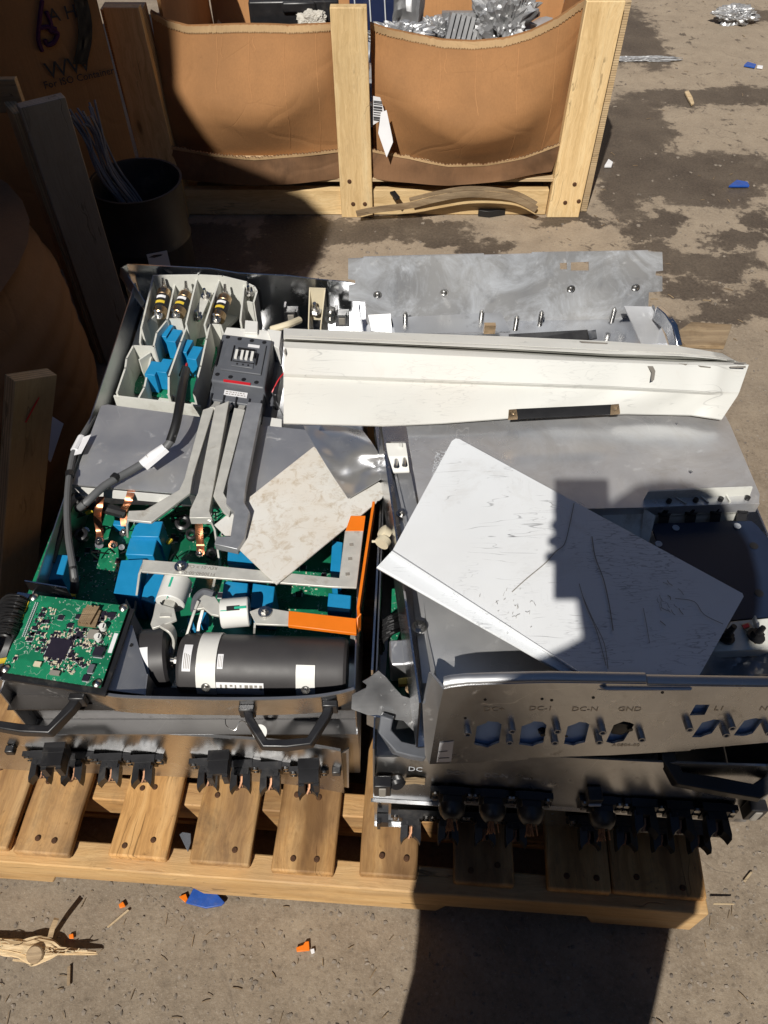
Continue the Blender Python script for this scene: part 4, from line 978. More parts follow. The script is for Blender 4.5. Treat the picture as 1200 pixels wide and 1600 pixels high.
P0, P1 = W(178, 617, .455), W(314, 633, .455)
mb.prism([P0, P1, V((P1.x, P1.y, .40)), V((P0.x, P0.y, .40))], (0, -.004, 0))
for i in range(5):
    a = P0.lerp(P1, i / 5 + .10); b = P0.lerp(P1, i / 5 + .28); mb.prism([V((a.x, a.y - .004, .425)), V((b.x, b.y - .004, .425)), V((b.x, b.y - .004, .37)), V((a.x, a.y - .004, .37))], (0, -.009, 0))
mb.build('housing', M['plastic_w'], fbx, smooth=30)
mb = MB(); flat(mb, [(225, 548), (340, 522), (338, 560), (309, 628), (200, 612)], .399, .003); mb.build('circuit_board', M['pcb'], fbx)
mb = MB(); mb.box((0, 0, 0), (.0205, .040, .045)); RLY = mb.mesh('relay', M['blue'])
for px, py, a in ((258, 516, -.22), (272, 524, -.22), (289, 540, -.2), (304, 551, -.2), (239, 575, -.16), (257, 571, -.16)):
    o = put(RLY, 'relay', fbx, W(px, py, .448) - UP * .0225, RZ(a)); b = o.modifiers.new('bevel', 'BEVEL'); b.width = .0008; b.segments = 2
def fuse(pa, pb, name='fuse'):
    pa = V(pa); pb = V(pb); d = (pb - pa); L = d.length; d.normalize()
    f = MB(); r = .0145
    f.lathe(pa, d, [(-.001, 0), (0, r * .9), (.002, r), (.016, r), (.017, r * .93), (L - .016, r * .93), (L - .015, r), (L - .002, r), (L, r * .9), (L + .001, 0)], 24)
    o = f.build(name, M['brass'], fbx)
    f = MB(); f.lathe(pa, d, [(.0165, r * .95), (.018, r * .98), (L - .018, r * .98), (L - .0165, r * .95)], 24); f.build('sleeve', M['ceramic'], o)
    f = MB(); up = (UP - d * d.dot(UP)).normalized(); sd = d.cross(up); m = (pa + pb) / 2
    for k, (h0, h1, mt) in enumerate(((-.010, -.003, 0), (.004, .011, 1))):
        f.mat(mt)
        vs = [];
        for q in (-.7, -.35, 0, .35, .7):
            for h in (h0, h1): vs.append(m + d * h + (up * math.cos(q) + sd * math.sin(q)) * r * 1.005)
        f.add(vs, [(2 * i, 2 * i + 1, 2 * i + 3, 2 * i + 2) for i in range(4)])
    f.build('label', [M['yellow'], M['paper']], o)
    f = MB(); stud(f, pa - d * .004 + up * .004, up + d * -.3, .0035, .024); stud(f, pb + d * .004 + up * .002, up + d * .5, .0035, .024); f.build('stud', M['steel'], o)
fuse(W(249, 493, .445), W(257, 455, .46)); fuse(W(277, 493, .45), W(291, 460, .46)); fuse(W(340, 500, .45), W(352, 465, .46))
mb = MB(); mb.bar([W(307, 500, .435), W(312, 487, .445), W(321, 466, .452), W(324, 458, .452)], .019, .004); mb.build('link_bar', M['tin'], fbx)
mb = MB()
for px, py, z in ((309, 497, .44), (322, 463, .455), (390, 459, .46)): stud(mb, W(px, py, z), (0, -.2, 1), .004, .022)
for i in range(5): mb.cut(); q = P0.lerp(P1, .12 + i * .19); mb.cyl((q.x, q.y + .012, .40), (q.x, q.y + .012, .437), .006, n=12); mb.cyl((q.x, q.y + .012, .437), (q.x, q.y + .012, .441), .003, n=8)
mb.build('stud', M['steel'], fbx)
def smd(mb, corners, z, n, seed, zone=None, big=1.0):       # tiny soldered components spread over a board
    r = random.Random(seed); a, b, c, d = [W(x, y, z) for x, y in corners]; ux = (b - a).normalized(); ang_ = math.atan2(ux.y, ux.x)
    for i in range(n):
        u, v = r.uniform(.03, .97), r.uniform(.03, .97)
        if noise.noise(V((u * 4, v * 4, seed))) < -.08: continue
        p = a.lerp(b, u).lerp(d.lerp(c, u), v); k = r.random(); rot = ang_ + (math.pi / 2 if r.random() < .5 else 0)
        if k < .62: s = (.0024, .0012, .0009); mb.mat(r.choice((0, 0, 1, 2)))
        elif k < .88: s = (.0034, .0018, .0013); mb.mat(r.choice((0, 1, 3)))
        else: s = (.0058 * big, .0048 * big, .0018); mb.mat(0)
        mb.box(p + UP * s[2] / 2, s, rot)
        if k >= .62:
            mb.mat(2)
            for e in (-1, 1): mb.box(p + V((math.cos(rot), math.sin(rot), 0)) * e * s[0] * .55 + UP * .0004, (s[0] * .22, s[1] * .9, .0008), rot)
SMD = [M['chip'], M['ivory'], M['solder'], M['ivory']]
mb = MB(); smd(mb, ((215, 560), (330, 535), (310, 622), (205, 606)), .399, 70, 5); tag(mb.build('board_component', SMD, fbx, smooth=0), kind='stuff')

# contactor
ct = thing('contactor', None, None, W(380, 570, .42)); ct.parent = ut; ct.location = W(380, 570, .42) - WLOC[ut.name]
cz = .478; ca, cb_, cc_, cd = W(347, 521, cz), W(427, 531, cz), W(413, 606, cz), W(329, 594, cz)
mb = MB(); mb.prism([ca, cb_, cc_, cd], (0, 0, -.052)); cbody = mb.build('body', M['plastic_g'], ct, bevel=.004)
fx = (cb_ - ca).normalized(); fy = (ca - cd).normalized()
def cpt(u, v, h=0): return ca.lerp(cb_, u).lerp(cd.lerp(cc_, u), v) + UP * h
mb = MB(); mb.prism([cpt(.02, .97, -.016), cpt(.98, .97, -.016), cpt(.97, 1.24, -.016), cpt(.03, 1.24, -.016)], (0, 0, -.05)); mb.prism([cpt(-.10, .05, -.045), cpt(1.12, .05, -.045), cpt(1.10, 1.2, -.045), cpt(-.12, 1.2, -.045)], (0, 0, -.05)); mb.build('base', M['plastic_g'], ct, bevel=.002)
mb = MB(); mb.prism([cpt(.16, .17, .0), cpt(.90, .17, 0), cpt(.90, .78, 0), cpt(.14, .78, 0)], (0, 0, .004)); mb.prism([cpt(.33, .30, .004), cpt(.74, .30, .004), cpt(.74, .70, .004), cpt(.33, .70, .004)], (0, 0, .0025)); mb.build('front_cover', M['plastic_g'], ct, bevel=.001)
mb = MB(); mb.mat(0)
for u in (.36, .47, .56, .66): mb.prism([cpt(u, .38, .0066), cpt(u + .05, .38, .0066), cpt(u + .05, .56, .0066), cpt(u, .56, .0066)], (0, 0, .003))
mb.build('indicator', M['plastic_wl'], ct)
mb = MB()
for u0, u1, v0, v1 in ((.03, .045, .2, .72), (.30, .315, .28, .6), (.77, .785, .4, .62), (.40, .72, .335, .36), (.34, .74, .60, .615), (.42, .45, .64, .67), (.53, .56, .64, .67), (.63, .66, .64, .67), (.42, .445, .40, .5), (.52, .545, .4, .5), (.61, .635, .4, .5), (.72, .74, .4, .5)):
    mb.cut(); mb.prism([cpt(u0, v0, .0098 if .3 < v0 < .6 and u0 > .35 else .0072), cpt(u1, v0, .0098 if .3 < v0 < .6 and u0 > .35 else .0072), cpt(u1, v1, .0098 if .3 < v0 < .6 and u0 > .35 else .0072), cpt(u0, v1, .0098 if .3 < v0 < .6 and u0 > .35 else .0072)], (0, 0, -.009))
for u, v in ((.13, .07), (.36, .075), (.60, .08), (.84, .085), (.10, .87), (.35, .885), (.60, .90), (.84, .92)): mb.cut(); q = cpt(u, v, 0); mb.cyl(q - UP * .001, q + UP * .0012, .0042, n=14)
mb.build('slot', M['black'], ct)
mb = MB(); mb.prism([cpt(.24, .955, .0003), cpt(.74, .955, .0003), cpt(.74, .998, .0003), cpt(.24, .998, .0003)], (0, 0, .0012)); mb.build('red_stripe', M['red'], ct)
def cfront(u, v): return cpt(u, 1.30 if v > .5 else 1.0, -.015)
mb = MB(); mb.prism([cpt(.25, 1.03, -.0155), cpt(.68, 1.03, -.0155), cpt(.68, 1.13, -.0155), cpt(.25, 1.13, -.0155)], (0, 0, .0008)); lb = mb.build('label', M['paper'], ct)
mb = MB(); r_ = random.Random(6)
for v in (1.055, 1.095):
    u = .28
    while u < .62: w_ = r_.uniform(.015, .05); mb.prism([cpt(u, v, -.0146), cpt(u + w_, v, -.0146), cpt(u + w_, v + .014, -.0146), cpt(u, v + .014, -.0146)], (0, 0, .0003)); u += w_ + .02
mb.build('print_line', M['inkgrey'], lb)
mb = MB(); mb.prism([cpt(.56, .20, .0043), cpt(.78, .20, .0043), cpt(.78, .255, .0043), cpt(.56, .255, .0043)], (0, 0, .0008)); mb.build('label', M['paper'], ct)
mb = MB()
for u in (.16, .38, .62, .86): mb.cut(); mb.bar([cpt(u, 1.10, -.028), cpt(u - .01, 1.32, -.020), cpt(u - .03, 1.45, -.012)], .012, .006)
mb.build('terminal', M['tin'], ct)
mb = MB()
for u in (.04, .27, .50, .74, .96): mb.cut(); mb.prism([cpt(u - .012, 1.15, -.012), cpt(u + .012, 1.15, -.012), cpt(u + .012, 1.38, -.016), cpt(u - .012, 1.38, -.016)], (0, 0, -.03))
mb.build('barrier', M['plastic_k'], ct)
mb = MB(); mb.prism([W(354, 511, .462), W(440, 518, .462), W(437, 533, .462), W(349, 524, .462)], (0, 0, -.05)); mb.prism([W(383, 500, .47), W(403, 502, .47), W(402, 520, .47), W(382, 519, .47)], (0, 0, -.05)); mb.prism([W(418, 514, .47), W(440, 517, .47), W(436, 545, .47), W(428, 540, .47)], (0, 0, -.05))
mb.build('terminal_block', M['plastic_wl'], ct, bevel=.001)
mb = MB(); mb.prism([cpt(1.14, .35, -.02), cpt(1.22, .35, -.02), cpt(1.20, .95, -.02), cpt(1.12, .95, -.02)], (0, 0, -.04)); mb.build('side_module', M['plastic_k'], ct, bevel=.002)
mb = MB(); mb.tube([W(446, 580, .47), W(436, 592, .465), W(428, 607, .455), W(425, 613, .45)], .0013, 6, 5); mb.build('red_wire', M['red'], ut)
mb = MB(); mb.tube([W(425, 613, .45), W(432, 628, .44), W(443, 650, .43)], .001, 6, 4); mb.build('thin_wire', M['rubber'], ut)

# aluminium cover plates over the middle
mb = MB(); flat(mb, [(158, 634), (168, 632), (318, 652), (300, 772), (112, 757)], .447, .003); mb.cut(); flat(mb, [(300, 652), (325, 655), (313, 700), (300, 772), (292, 770)], .4463, .003)
cvp = mb.build('cover_plate', M['alu_soft'], ut)
mb = MB(); flat(mb, [(330, 656), (482, 672), (560, 700), (590, 765), (540, 800), (296, 772)], .443, .003); mb.build('cover_plate', M['alu_soft'], ut)
mb = MB(); a, b = W(114, 760, .44), W(296, 776, .44); mb.prism([a, b, b - UP * .02, a - UP * .02], (0, -.002, 0))
for px in (128, 260, 330): mb.cut(); q = W(px, 775 if px < 200 else 790, .42); mb.box(q, (.03, .012, .004))
mb.build('plate_bracket', M['plastic_wl'], ut)
mb = MB(); flat(mb, [(340, 640), (440, 655), (440, 668), (335, 655)], .435, .02); mb.build('spacer', M['plastic_wl'], ut)

# busbars from the contactor
def busbar(name, px, z, th, m, parent=ut, bevel=.0008):
    mb = MB(); P = [W(x, y, z[i] if hasattr(z, '__len__') else z) for i, (x, y) in enumerate(px)]; mb.prism(P, (0, 0, -th)); return mb.build(name, m, parent, bevel=bevel)
busbar('busbar', [(317, 640), (335, 634), (301, 745), (297, 770), (236, 816), (198, 812), (201, 798), (226, 797), (280, 765), (288, 748)], .468, .005, M['tin'])
busbar('busbar', [(336, 635), (358, 626), (327, 798), (331, 809), (296, 809), (297, 796), (309, 770)], .474, .016, M['tin'])
busbar('busbar', [(366, 637), (383, 640), (349, 770), (362, 792), (357, 806), (349, 800), (333, 775)], .470, .005, M['tin'])
busbar('busbar', [(387, 628), (410, 630), (385, 752), (381, 784), (390, 799), (382, 840), (371, 858), (335, 850), (338, 838), (360, 838), (366, 800), (353, 786), (356, 752)], .478, .014, M['tin_grey'])
mb = MB(); mb.bar([W(314, 806, .468), W(330, 812, .466), W(336, 825, .445), W(343, 872, .40), W(344, 885, .37)], .010, .003, (1, 0, 0)); mb.cut(); mb.bar([W(203, 806, .464), W(199, 815, .45), W(200, 835, .40)], .012, .003, (1, 0, 0)); mb.build('busbar_leg', M['tin'], ut)
# long bus bar with print
lbz = .468
lbar = busbar('busbar', [(223, 874), (300, 880), (530, 903), (539, 829), (568, 829), (557, 918), (520, 917), (300, 900), (221, 893)], lbz, .004, M['tin'])
mb = MB(); mb.bar([W(223, 884, lbz - .002), W(219, 892, lbz - .012), W(213, 940, .40), W(205, 985, .36)], .016, .003, (-.9, 0, .2)); mb.cut(); mb.bar([W(336, 902, lbz - .003), W(331, 925, .42)], .010, .003, (1, 0, 0)); mb.cut(); mb.prism([W(513, 912, lbz - .004), W(556, 916, lbz - .004), W(556, 918, .425), W(513, 914, .425)], (0, -.003, 0)); mb.build('busbar_leg', M['tin'], ut)
d_ = (W(520, 917, lbz) - W(300, 900, lbz)).normalized(); ml = Matrix((-d_, V((d_.y, -d_.x, 0)), UP)).transposed()
writing('lettering', 'F130040-00-0', .0085, W(312, 896, lbz + .0004), ml, M['inkgrey'], ut, .0001)
writing('lettering', 'REV-01 > Cu <', .0085, W(313, 886, lbz + .0004), ml, M['inkgrey'], ut, .0001)
mb = MB()
for px, py in ((549, 851), (547, 873), (543, 897)): mb.cut(); q = W(px, py, lbz + .0005); mb.box(q, (.006, .005, .001), .1)
mb.build('print_mark', M['inkgrey'], ut)
mb = MB(); lying(mb, [(548, 806), (571, 806), (568, 829), (540, 829)], (W(550, 829, lbz + .001), UP), .004); mb.build('insulation', M['orange'], ut)
mb = MB(); mb.bar([W(584, 793, .475), W(571, 880, .475), W(560, 957, .47)], .004, .03, UP); mb.build('insulation', M['orange'], ut)
lb2 = busbar('busbar', [(390, 955), (410, 948), (452, 955), (452, 977), (400, 975)], .462, .004, M['tin'])
mb = MB(); mb.prism([W(451, 954, .464), W(557, 966, .464), W(557, 990, .464), W(450, 977, .464)], (0, 0, -.007)); mb.prism([W(557, 966, .464), W(562, 958, .47), W(561, 985, .44), W(556, 990, .455)], (.003, 0, 0)); mb.build('insulation', M['orange'], ut, bevel=.001)
mb = MB(); mb.bar([W(398, 977, .458), W(397, 992, .42)], .008, .003, (1, 0, 0)); mb.cut(); mb.prism([W(548, 990, .45), W(562, 984, .45), W(560, 1010, .40), W(546, 1010, .40)], (.0, .004, 0)); mb.build('busbar_leg', M['tin'], ut)
mb = MB(); bolt(mb, W(283, 886, lbz), UP, .0065, .008); bolt(mb, W(414, 957, .463), UP, .0065, .008)
for px, py, z in ((194, 833, .39), (156, 846, .39), (313, 865, .38), (177, 852, .37), (208, 1080, .40)): bolt(mb, W(px, py, z), UP, .005, .006)
mb.build('bolt', M['steel'], ut)

# main board and its blue current sensors
mb = MB(); flat(mb, [(100, 785), (585, 800), (562, 1005), (20, 985)], .352, .003); mbd = mb.build('circuit_board', M['pcb'], ut)
mb = MB(); smd(mb, ((105, 790), (590, 800), (570, 1000), (60, 930)), .352, 760, 9, big=1.7); tag(mb.build('board_component', SMD, mbd, smooth=0), kind='stuff')
def core(px, z, h, name='current_sensor'):
    mb = MB(); mb.prism([W(x, y, z) for x, y in px], (0, 0, -h)); return mb.build(name, M['blue'], ut, bevel=.0015)
core([(73, 865), (108, 867), (97, 904), (57, 909)], .42, .065)
core([(213, 815), (255, 814), (248, 839), (204, 838)], .425, .07); core([(203, 840), (246, 840), (239, 868), (196, 866)], .418, .065)
core([(189, 875), (224, 873), (215, 934), (177, 927)], .42, .065); core([(230, 894), (257, 896), (248, 946), (220, 937)], .42, .065)
core([(356, 858), (400, 862), (398, 884), (355, 880)], .42, .065); core([(350, 907), (388, 911), (384, 946), (346, 938)], .415, .06); core([(395, 911), (430, 916), (425, 953), (391, 949)], .415, .06)
core([(519, 844), (536, 847), (532, 897), (516, 894)], .42, .065); core([(513, 926), (549, 930), (547, 957), (511, 954)], .415, .06)
core([(178, 812), (196, 815), (193, 822), (176, 820)], .375, .02, 'terminal_strip'); core([(292, 965), (300, 966), (306, 982), (297, 984)], .40, .012, 'terminal_strip'); core([(313, 955), (324, 956), (322, 975), (312, 974)], .40, .02, 'terminal_strip')
# copper braids down to the board
def ribbon(pts, w, m, name='copper_strap', th=.0018, up=(1, 0, 0)):
    mb = MB(); mb.bar(pts, th, w, up, 5); return mb.build(name, m, ut)
for pts in (((157, 777, .44), (154, 795, .43), (152, 811, .405), (156, 830, .385), (155, 846, .38)), ((205, 768, .44), (200, 785, .43), (193, 800, .405), (195, 822, .385)), ((311, 815, .44), (311, 832, .41), (313, 850, .385), (313, 862, .38))):
    P = [W(*q) for q in pts]; mb = MB(); mb.grid(lambda u, v, P=catmull(P, 6): P[min(int(u * (len(P) - 1)), len(P) - 1)] + V((-.0065 + .013 * v, 0, 0)), len(catmull(P, 6)) - 1, 2, (0, .001, .001)); mb.build('copper_strap', M['copper'], ut)
# black toroids, leads, clutter on the board
r_ = random.Random(12); mb = MB()
for px, py, rr in ((130, 838, .012), (287, 820, .014), (300, 838, .010), (335, 868, .010), (215, 905, .008)):
    mb.cut(); mb.lathe(W(px, py, .38), V((r_.uniform(-.4, .4), -.3, 1)), [(0, rr), (.012, rr), (.014, rr * .7), (.012, rr * .45), (0, rr * .45)], 18)
mb.build('choke', M['plastic_k'], ut)
mb = MB()
for i in range(26):
    x, y = r_.uniform(115, 350), r_.uniform(800, 905); mb.tube([W(x, y, .36), W(x + r_.uniform(-12, 12), y + r_.uniform(-14, 5), .39), W(x + r_.uniform(-26, 26), y + r_.uniform(-20, 10), .365)], .0014, 5, 3)
tag(mb.build('lead_wire', M['black'], ut), kind='stuff')
mb = MB()
for px, py, rz in ((139, 800, .6), (112, 930, .05), (313, 838, 1.0), (264, 846, 1.0), (6, 1032, .2)): mb.cut(); mb.box(W(px, py, .385 if px > 20 else .47), (.012, .006, .004), rz)
mb.build('yellow_tab', M['yellow'], ut)
mb = MB()
for px, py, rr in ((155, 851, .007), (134, 829, .006), (300, 985, .004), (530, 880, .008), (190, 855, .005)): mb.cut(); mb.cyl(W(px, py, .355), W(px, py, .382), rr, n=12)
mb.build('standoff', M['steel'], ut)

# braided black sleeve, two grey cables
mb = MB(); mb.tube([W(78, 880, .42), W(92, 830, .43), (W(108, 788, .43)), W(125, 775, .43)], .0085, 10, 6); mb.cut(); mb.tube([W(108, 778, .425), W(150, 790, .42), W(195, 802, .40)], .010, 10, 6); mb.build('braided_sleeve', M['black'], ut)
path = [(291, 578, .47), (286, 600, .50), (281, 630, .505), (275, 662, .50), (266, 690, .485), (242, 712, .470), (205, 735, .463), (165, 758, .462), (135, 785, .455), (122, 795, .44)]
P = [W(*q) for q in path]; mb = MB(); mb.tube(P, .0068, 12, 6); cab = mb.build('cable', M['rubber'], ut)
mb = MB(); mb.tube(P[:5], .0080, 12, 6); mb.cut(); mb.tube([W(183, 744, .464), W(178, 749, .464)], .0085, 12); mb.cut(); mb.tube(P[-2:], .0078, 12); mb.build('heat_shrink', M['black'], cab)
mb = MB(); a, b = W(257, 700, .479), W(222, 726, .466); mb.tube([a, a.lerp(b, .5) + UP * .002, b], .0083, 12); d_ = (b - a).normalized(); s_ = d_.cross(UP); mb.prism([a - s_ * .004 + UP * .004, b - s_ * .004 + UP * .003, b - s_ * .024 + UP * .006, a - s_ * .022 + UP * .008], UP * .0006); mb.build('label', M['paper'], cab)
mb = MB(); mb.prism([W(228, 712, .4785), W(242, 702, .482), W(244, 705, .482), W(230, 715, .4785)], UP * .0005); mb.build('print_line', M['inkgrey'], cab)
mb = MB()
for dx, dy, m_ in ((-3, -4, 0), (2, -8, 1), (6, 4, 0)):
    mb.mat(m_); mb.tube([W(290, 582, .475), W(290 + dx, 576 + dy, .468), W(288 + dx * 2.4, 588 + dy * .3, .43)], .0022, 6, 4)
mb.build('lead_wire', [M['black'], M['red']], cab)
path = [(147, 652, .44), (133, 675, .45), (118, 700, .455), (109, 740, .458), (105, 790, .46), (107, 840, .46), (114, 885, .455), (117, 912, .44), (115, 926, .43)]
P = [W(*q) for q in path]; mb = MB(); mb.tube(P, .0056, 10, 6); cab = mb.build('cable', M['rubber'], ut)
mb = MB(); mb.tube([W(128, 684, .453), W(117, 705, .457)], .0075, 10); a, b = W(128, 684, .458), W(114, 712, .46); mb.prism([a, b, b + V((.014, .004, .001)), a + V((.016, .006, .002))], UP * .0006); mb.build('label', M['paper'], cab)
mb = MB(); mb.tube([W(109, 738, .459), W(109, 745, .459)], .0075, 10); mb.cut(); mb.tube(P[-3:], .0068, 10, 4); mb.build('heat_shrink', M['black'], cab)

# white ring current transformers
def ring(c, ax_, up_, L, r, name='ring_sensor'):
    c = V(c); ax_ = V(ax_).normalized(); mb = MB()
    mb.lathe(c - ax_ * L / 2, ax_, [(0, r * .55), (0, r * .94), (.0015, r), (L - .0015, r), (L, r * .94), (L, r * .55), (0, r * .55)], 32); o = mb.build(name, M['plastic_wl'], ut)
    up_ = V(up_).normalized(); sd = ax_.cross(up_); mb = MB(); mb.box(c + up_ * (r + .0002), (L * .45, .007, .0016), M=Matrix((ax_, sd, up_)).transposed()); mb.build('slot', M['black'], o)
    mb = MB(); mb.bar([c + up_ * (r + .0012) + ax_ * L * .46, c + up_ * (r + .0012) + ax_ * L * .05], .0035, .0008, up_); mb.bar([c + up_ * r * 1.004 + sd * .003 - ax_ * L * .02, c + up_ * r * 1.004 + sd * .0025 - ax_ * L * .44], .0012, .0006, up_); mb.build('green_mark', M['green'], o)
    return o
ring(W(272, 925, .440), W(279, 905, .44) - W(265, 945, .44), V((-.1, -.35, 1)), .044, .0225)
ring(W(368, 957, .440), V((1, .10, 0)), V((.0, -.3, 1)), .042, .0225)
mb = MB(); pth = [W(285, 887, .466), W(278, 905, .452), W(268, 935, .444), W(262, 952, .448), W(258, 965, .452)]
mb.bar(pth, .017, .004, UP, 4); mb.prism([W(239, 962, .452), W(243, 942, .452), W(272, 950, .452), W(276, 968, .452), W(262, 974, .452), W(238, 982, .452), W(235, 975, .452)], (0, 0, -.005))
mb.bar([W(255, 975, .450), W(268, 985, .447), W(273, 1000, .43), W(268, 1025, .405), W(258, 1045, .395)], .004, .016, (0, -1, .3), 4); mb.build('busbar', M['tin'], ut, bevel=.0008)
mb = MB(); mb.prism([W(304, 938, .455), (W(312, 928, .455)), W(336, 932, .455), W(346, 948, .455), W(342, 962, .455), W(330, 960, .455), W(318, 950, .455), W(307, 952, .455)], (0, 0, -.005))
mb.bar([W(309, 940, .454), W(302, 960, .448), W(290, 1000, .43), W(284, 1035, .41)], .004, .014, (0, -1, .3), 4); mb.bar([W(318, 948, .45), W(311, 975, .43), W(308, 1000, .42)], .005, .006, (0, -1, .2)); mb.build('busbar', M['tin'], ut, bevel=.0008)
mb = MB(); mb.tube([W(303, 955, .452), W(306, 936, .455), W(318, 925, .456), W(334, 929, .455)], .0055, 8, 5); mb.build('edge_trim', M['plastic_g'], ut)

# capacitors
r0 = .046; axc = (W(541, 1040, .41) - W(287, 1030, .41)); axc.z = 0
ca_ = V((W(286, 1038, .415).x, .585, .413)); cb2 = V((W(543, 1045, .415).x, .578, .413)); dcap = (cb2 - ca_); Lc = dcap.length; dcap.normalize()
mb = MB(); mb.lathe(ca_, dcap, [(0, 0), (.001, r0 * .80), (.0, r0 * .90), (.004, r0 * .985), (.006, r0), (.05, r0 * 1.0), (Lc - .012, r0), (Lc - .004, r0 * .97), (Lc, r0 * .88), (Lc, 0)], 48); cap = mb.build('capacitor', M['can'], ut, smooth=30)
perp = dcap.cross(UP).normalized()
def arc_strip(cent, d, r, h0, h1, a0, a1, th=.001, n=20):
    vs = []; sd = d.cross(UP).normalized(); up_ = sd.cross(d)
    for i in range(n + 1):
        a = a0 + (a1 - a0) * i / n; q = (up_ * math.cos(a) + sd * math.sin(a))
        for h, rr in ((h0, r), (h1, r), (h1, r + th), (h0, r + th)): vs.append(cent + d * h + q * rr)
    fs = [(i * 4 + j, i * 4 + (j + 1) % 4, i * 4 + 4 + (j + 1) % 4, i * 4 + 4 + j) for i in range(n) for j in range(4)] + [(0, 1, 2, 3), tuple(n * 4 + j for j in (3, 2, 1, 0))]
    return vs, fs
mb = MB(); mb.add(*arc_strip(ca_, dcap, r0 + .0005, .030, .058, -1.9, 1.9, .0018)); q = ca_ + dcap * .044 + perp * (r0 + .002) - UP * .012; st1 = mb.build('strap', M['plastic_wl'], cap)
mb = MB(); mb.add(*arc_strip(ca_, dcap, r0 + .0005, .172, .199, .42, 1.9, .0018)); mb.build('strap', M['plastic_wl'], cap)
mb = MB(); mb.add(*arc_strip(ca_, dcap, r0 + .0002, .010, .022, -.15, .70, .0006)); mb.build('label', M['paper'], cap)
mb = MB(); mb.add(*arc_strip(ca_, dcap, r0 + .0002, .060, .068, .15, .60, .0006)); mb.build('label', M['paper'], cap)
mb = MB(); mb.add(*arc_strip(ca_, dcap, r0 + .0002, .0585, .126, 1.02, 1.7, .0006)); mb.build('label', M['paper'], cap)
mb = MB()
for h in (.012, .0145, .017, .0195): mb.add(*arc_strip(ca_, dcap, r0 + .0008, h, h + .001, .12 + (h - .01) * 9, .62, .0002, 8))
r_ = random.Random(3)
for k in range(9):
    h = .064 + .007 * k; mb.add(*arc_strip(ca_, dcap, r0 + .0008, h, h + r_.uniform(.002, .005), 1.10, 1.10 + r_.uniform(.06, .2), .0002, 5))
for k in range(3): mb.add(*arc_strip(ca_, dcap, r0 + .0008, .0615 + .0022 * k, .0622 + .0022 * k, .2, .55, .0002, 6))
mb.build('print_line', M['inkgrey'], cap)
mb = MB()
for h in (.044, .186): q = ca_ + dcap * h + (perp * math.sin(1.18) + UP * math.cos(1.18)) * (r0 + .002); bolt(mb, q, perp * .8 + UP * .5, .0042, .004)
mb.build('screw', M['steel'], cap)
mb = MB(); q = V((W(243, 1025, .41).x, .60, .405)); dd = V((1, .12, 0)).normalized(); mb.lathe(q - dd * .022, dd, [(0, 0), (0, .040), (.004, .045), (.040, .045), (.044, .040), (.044, .02), (.046, 0)], 40); cap2 = mb.build('capacitor', M['can'], ut)
mb = MB(); mb.add(*arc_strip(q - dd * .022, dd, .0453, .006, .020, .15, 1.25, .0006)); mb.build('label', M['paper'], cap2)
mb = MB(); bolt(mb, W(283, 1033, .42), (-1, 0, .2), .006, .01); bolt(mb, W(262, 1038, .40), (1, -.3, .3), .006, .01); mb.lathe(W(270, 1020, .40), V((1, 0, 0)), [(0, .004), (0, .022), (.003, .022), (.003, .004)], 24); mb.build('terminal', M['steel'], ut)
# bracket between the control board and the capacitors
PB = plane3(W(196, 977, .462), W(161, 1078, .455), W(226, 1068, .440))
mb = MB(); lying(mb, [(196, 976), (207, 977), (229, 1052), (225, 1085), (160, 1077)], PB, .003); a, b = Wp(229, 1053, *PB), Wp(225, 1086, *PB); mb.prism([a, b, b + V((.006, 0, -.05)), a + V((.006, 0, -.05))], (.002, 0, 0))
a, b = Wp(193, 982, *PB), Wp(160, 1076, *PB); br = mb.build('bracket', M['alu_white'], ut)
mb = MB(); q = Wp(205, 1008, *PB); mb.cyl(q, q + UP * .0006, .003, n=14); mb.build('hole', M['black'], br)
mb = MB(); mb.prism([W(190, 960, .43), W(197, 935, .43), (W(232, 1000, .40)), W(222, 1040, .40)], (0, 0, -.004)); mb.build('backplate', M['plastic_g'], ut)
# control board
cb = thing('control_board', None, None, W(100, 1000, .475)); cb.parent = ut; cb.location = W(100, 1000, .475) - WLOC[ut.name]
CZ_ = .476
def cbp(u, v, h=0):
    a, b, c, d = [W(x, y, CZ_) for x, y in ((50, 929), (201, 947), (157, 1074), (2, 1049))]
    return a.lerp(b, u).lerp(d.lerp(c, u), v) + UP * h
mb = MB(); mb.prism([cbp(0, 0), cbp(1, 0), cbp(1, 1), cbp(0, 1)], (0, 0, -.0022)); mb.build('board', M['pcb'], cb)
mb = MB(); mb.prism([cbp(.02, .02, -.006), cbp(1.05, .0, -.006), cbp(1.05, 1.06, -.006), cbp(0, 1.06, -.006)], (0, 0, -.004)); mb.build('carrier', M['plastic_k'], cb)
ang_ = math.atan2((cbp(1, 0) - cbp(0, 0)).y, (cbp(1, 0) - cbp(0, 0)).x)
def chip(u, v, w, l, h, m, name='chip', legs=True):
    mb = MB(); mb.box(cbp(u, v, h / 2 + .0006), (w, l, h), ang_)
    if legs:
        mb.mat(1); mb.box(cbp(u, v, .0006), (w * 1.13, l * .94, .0006), ang_); mb.box(cbp(u, v, .0006), (w * .94, l * 1.13, .0006), ang_)
    return mb.build(name, [m, M['inkpale']], cb)
chip(.47, .64, .030, .030, .0022, M['chip'])
for u, v in ((.50, .34), (.62, .43), (.38, .26), (.55, .22)): chip(u, v, .008, .007, .0018, M['chip'])
chip(.88, .62, .014, .014, .006, M['chip'], 'inductor'); chip(.76, .42, .014, .013, .005, M['inkgrey'], 'inductor', False); chip(.86, .82, .008, .012, .004, M['plastic_g'], 'diode'); chip(.84, .93, .009, .009, .003, M['chip'], 'diode')
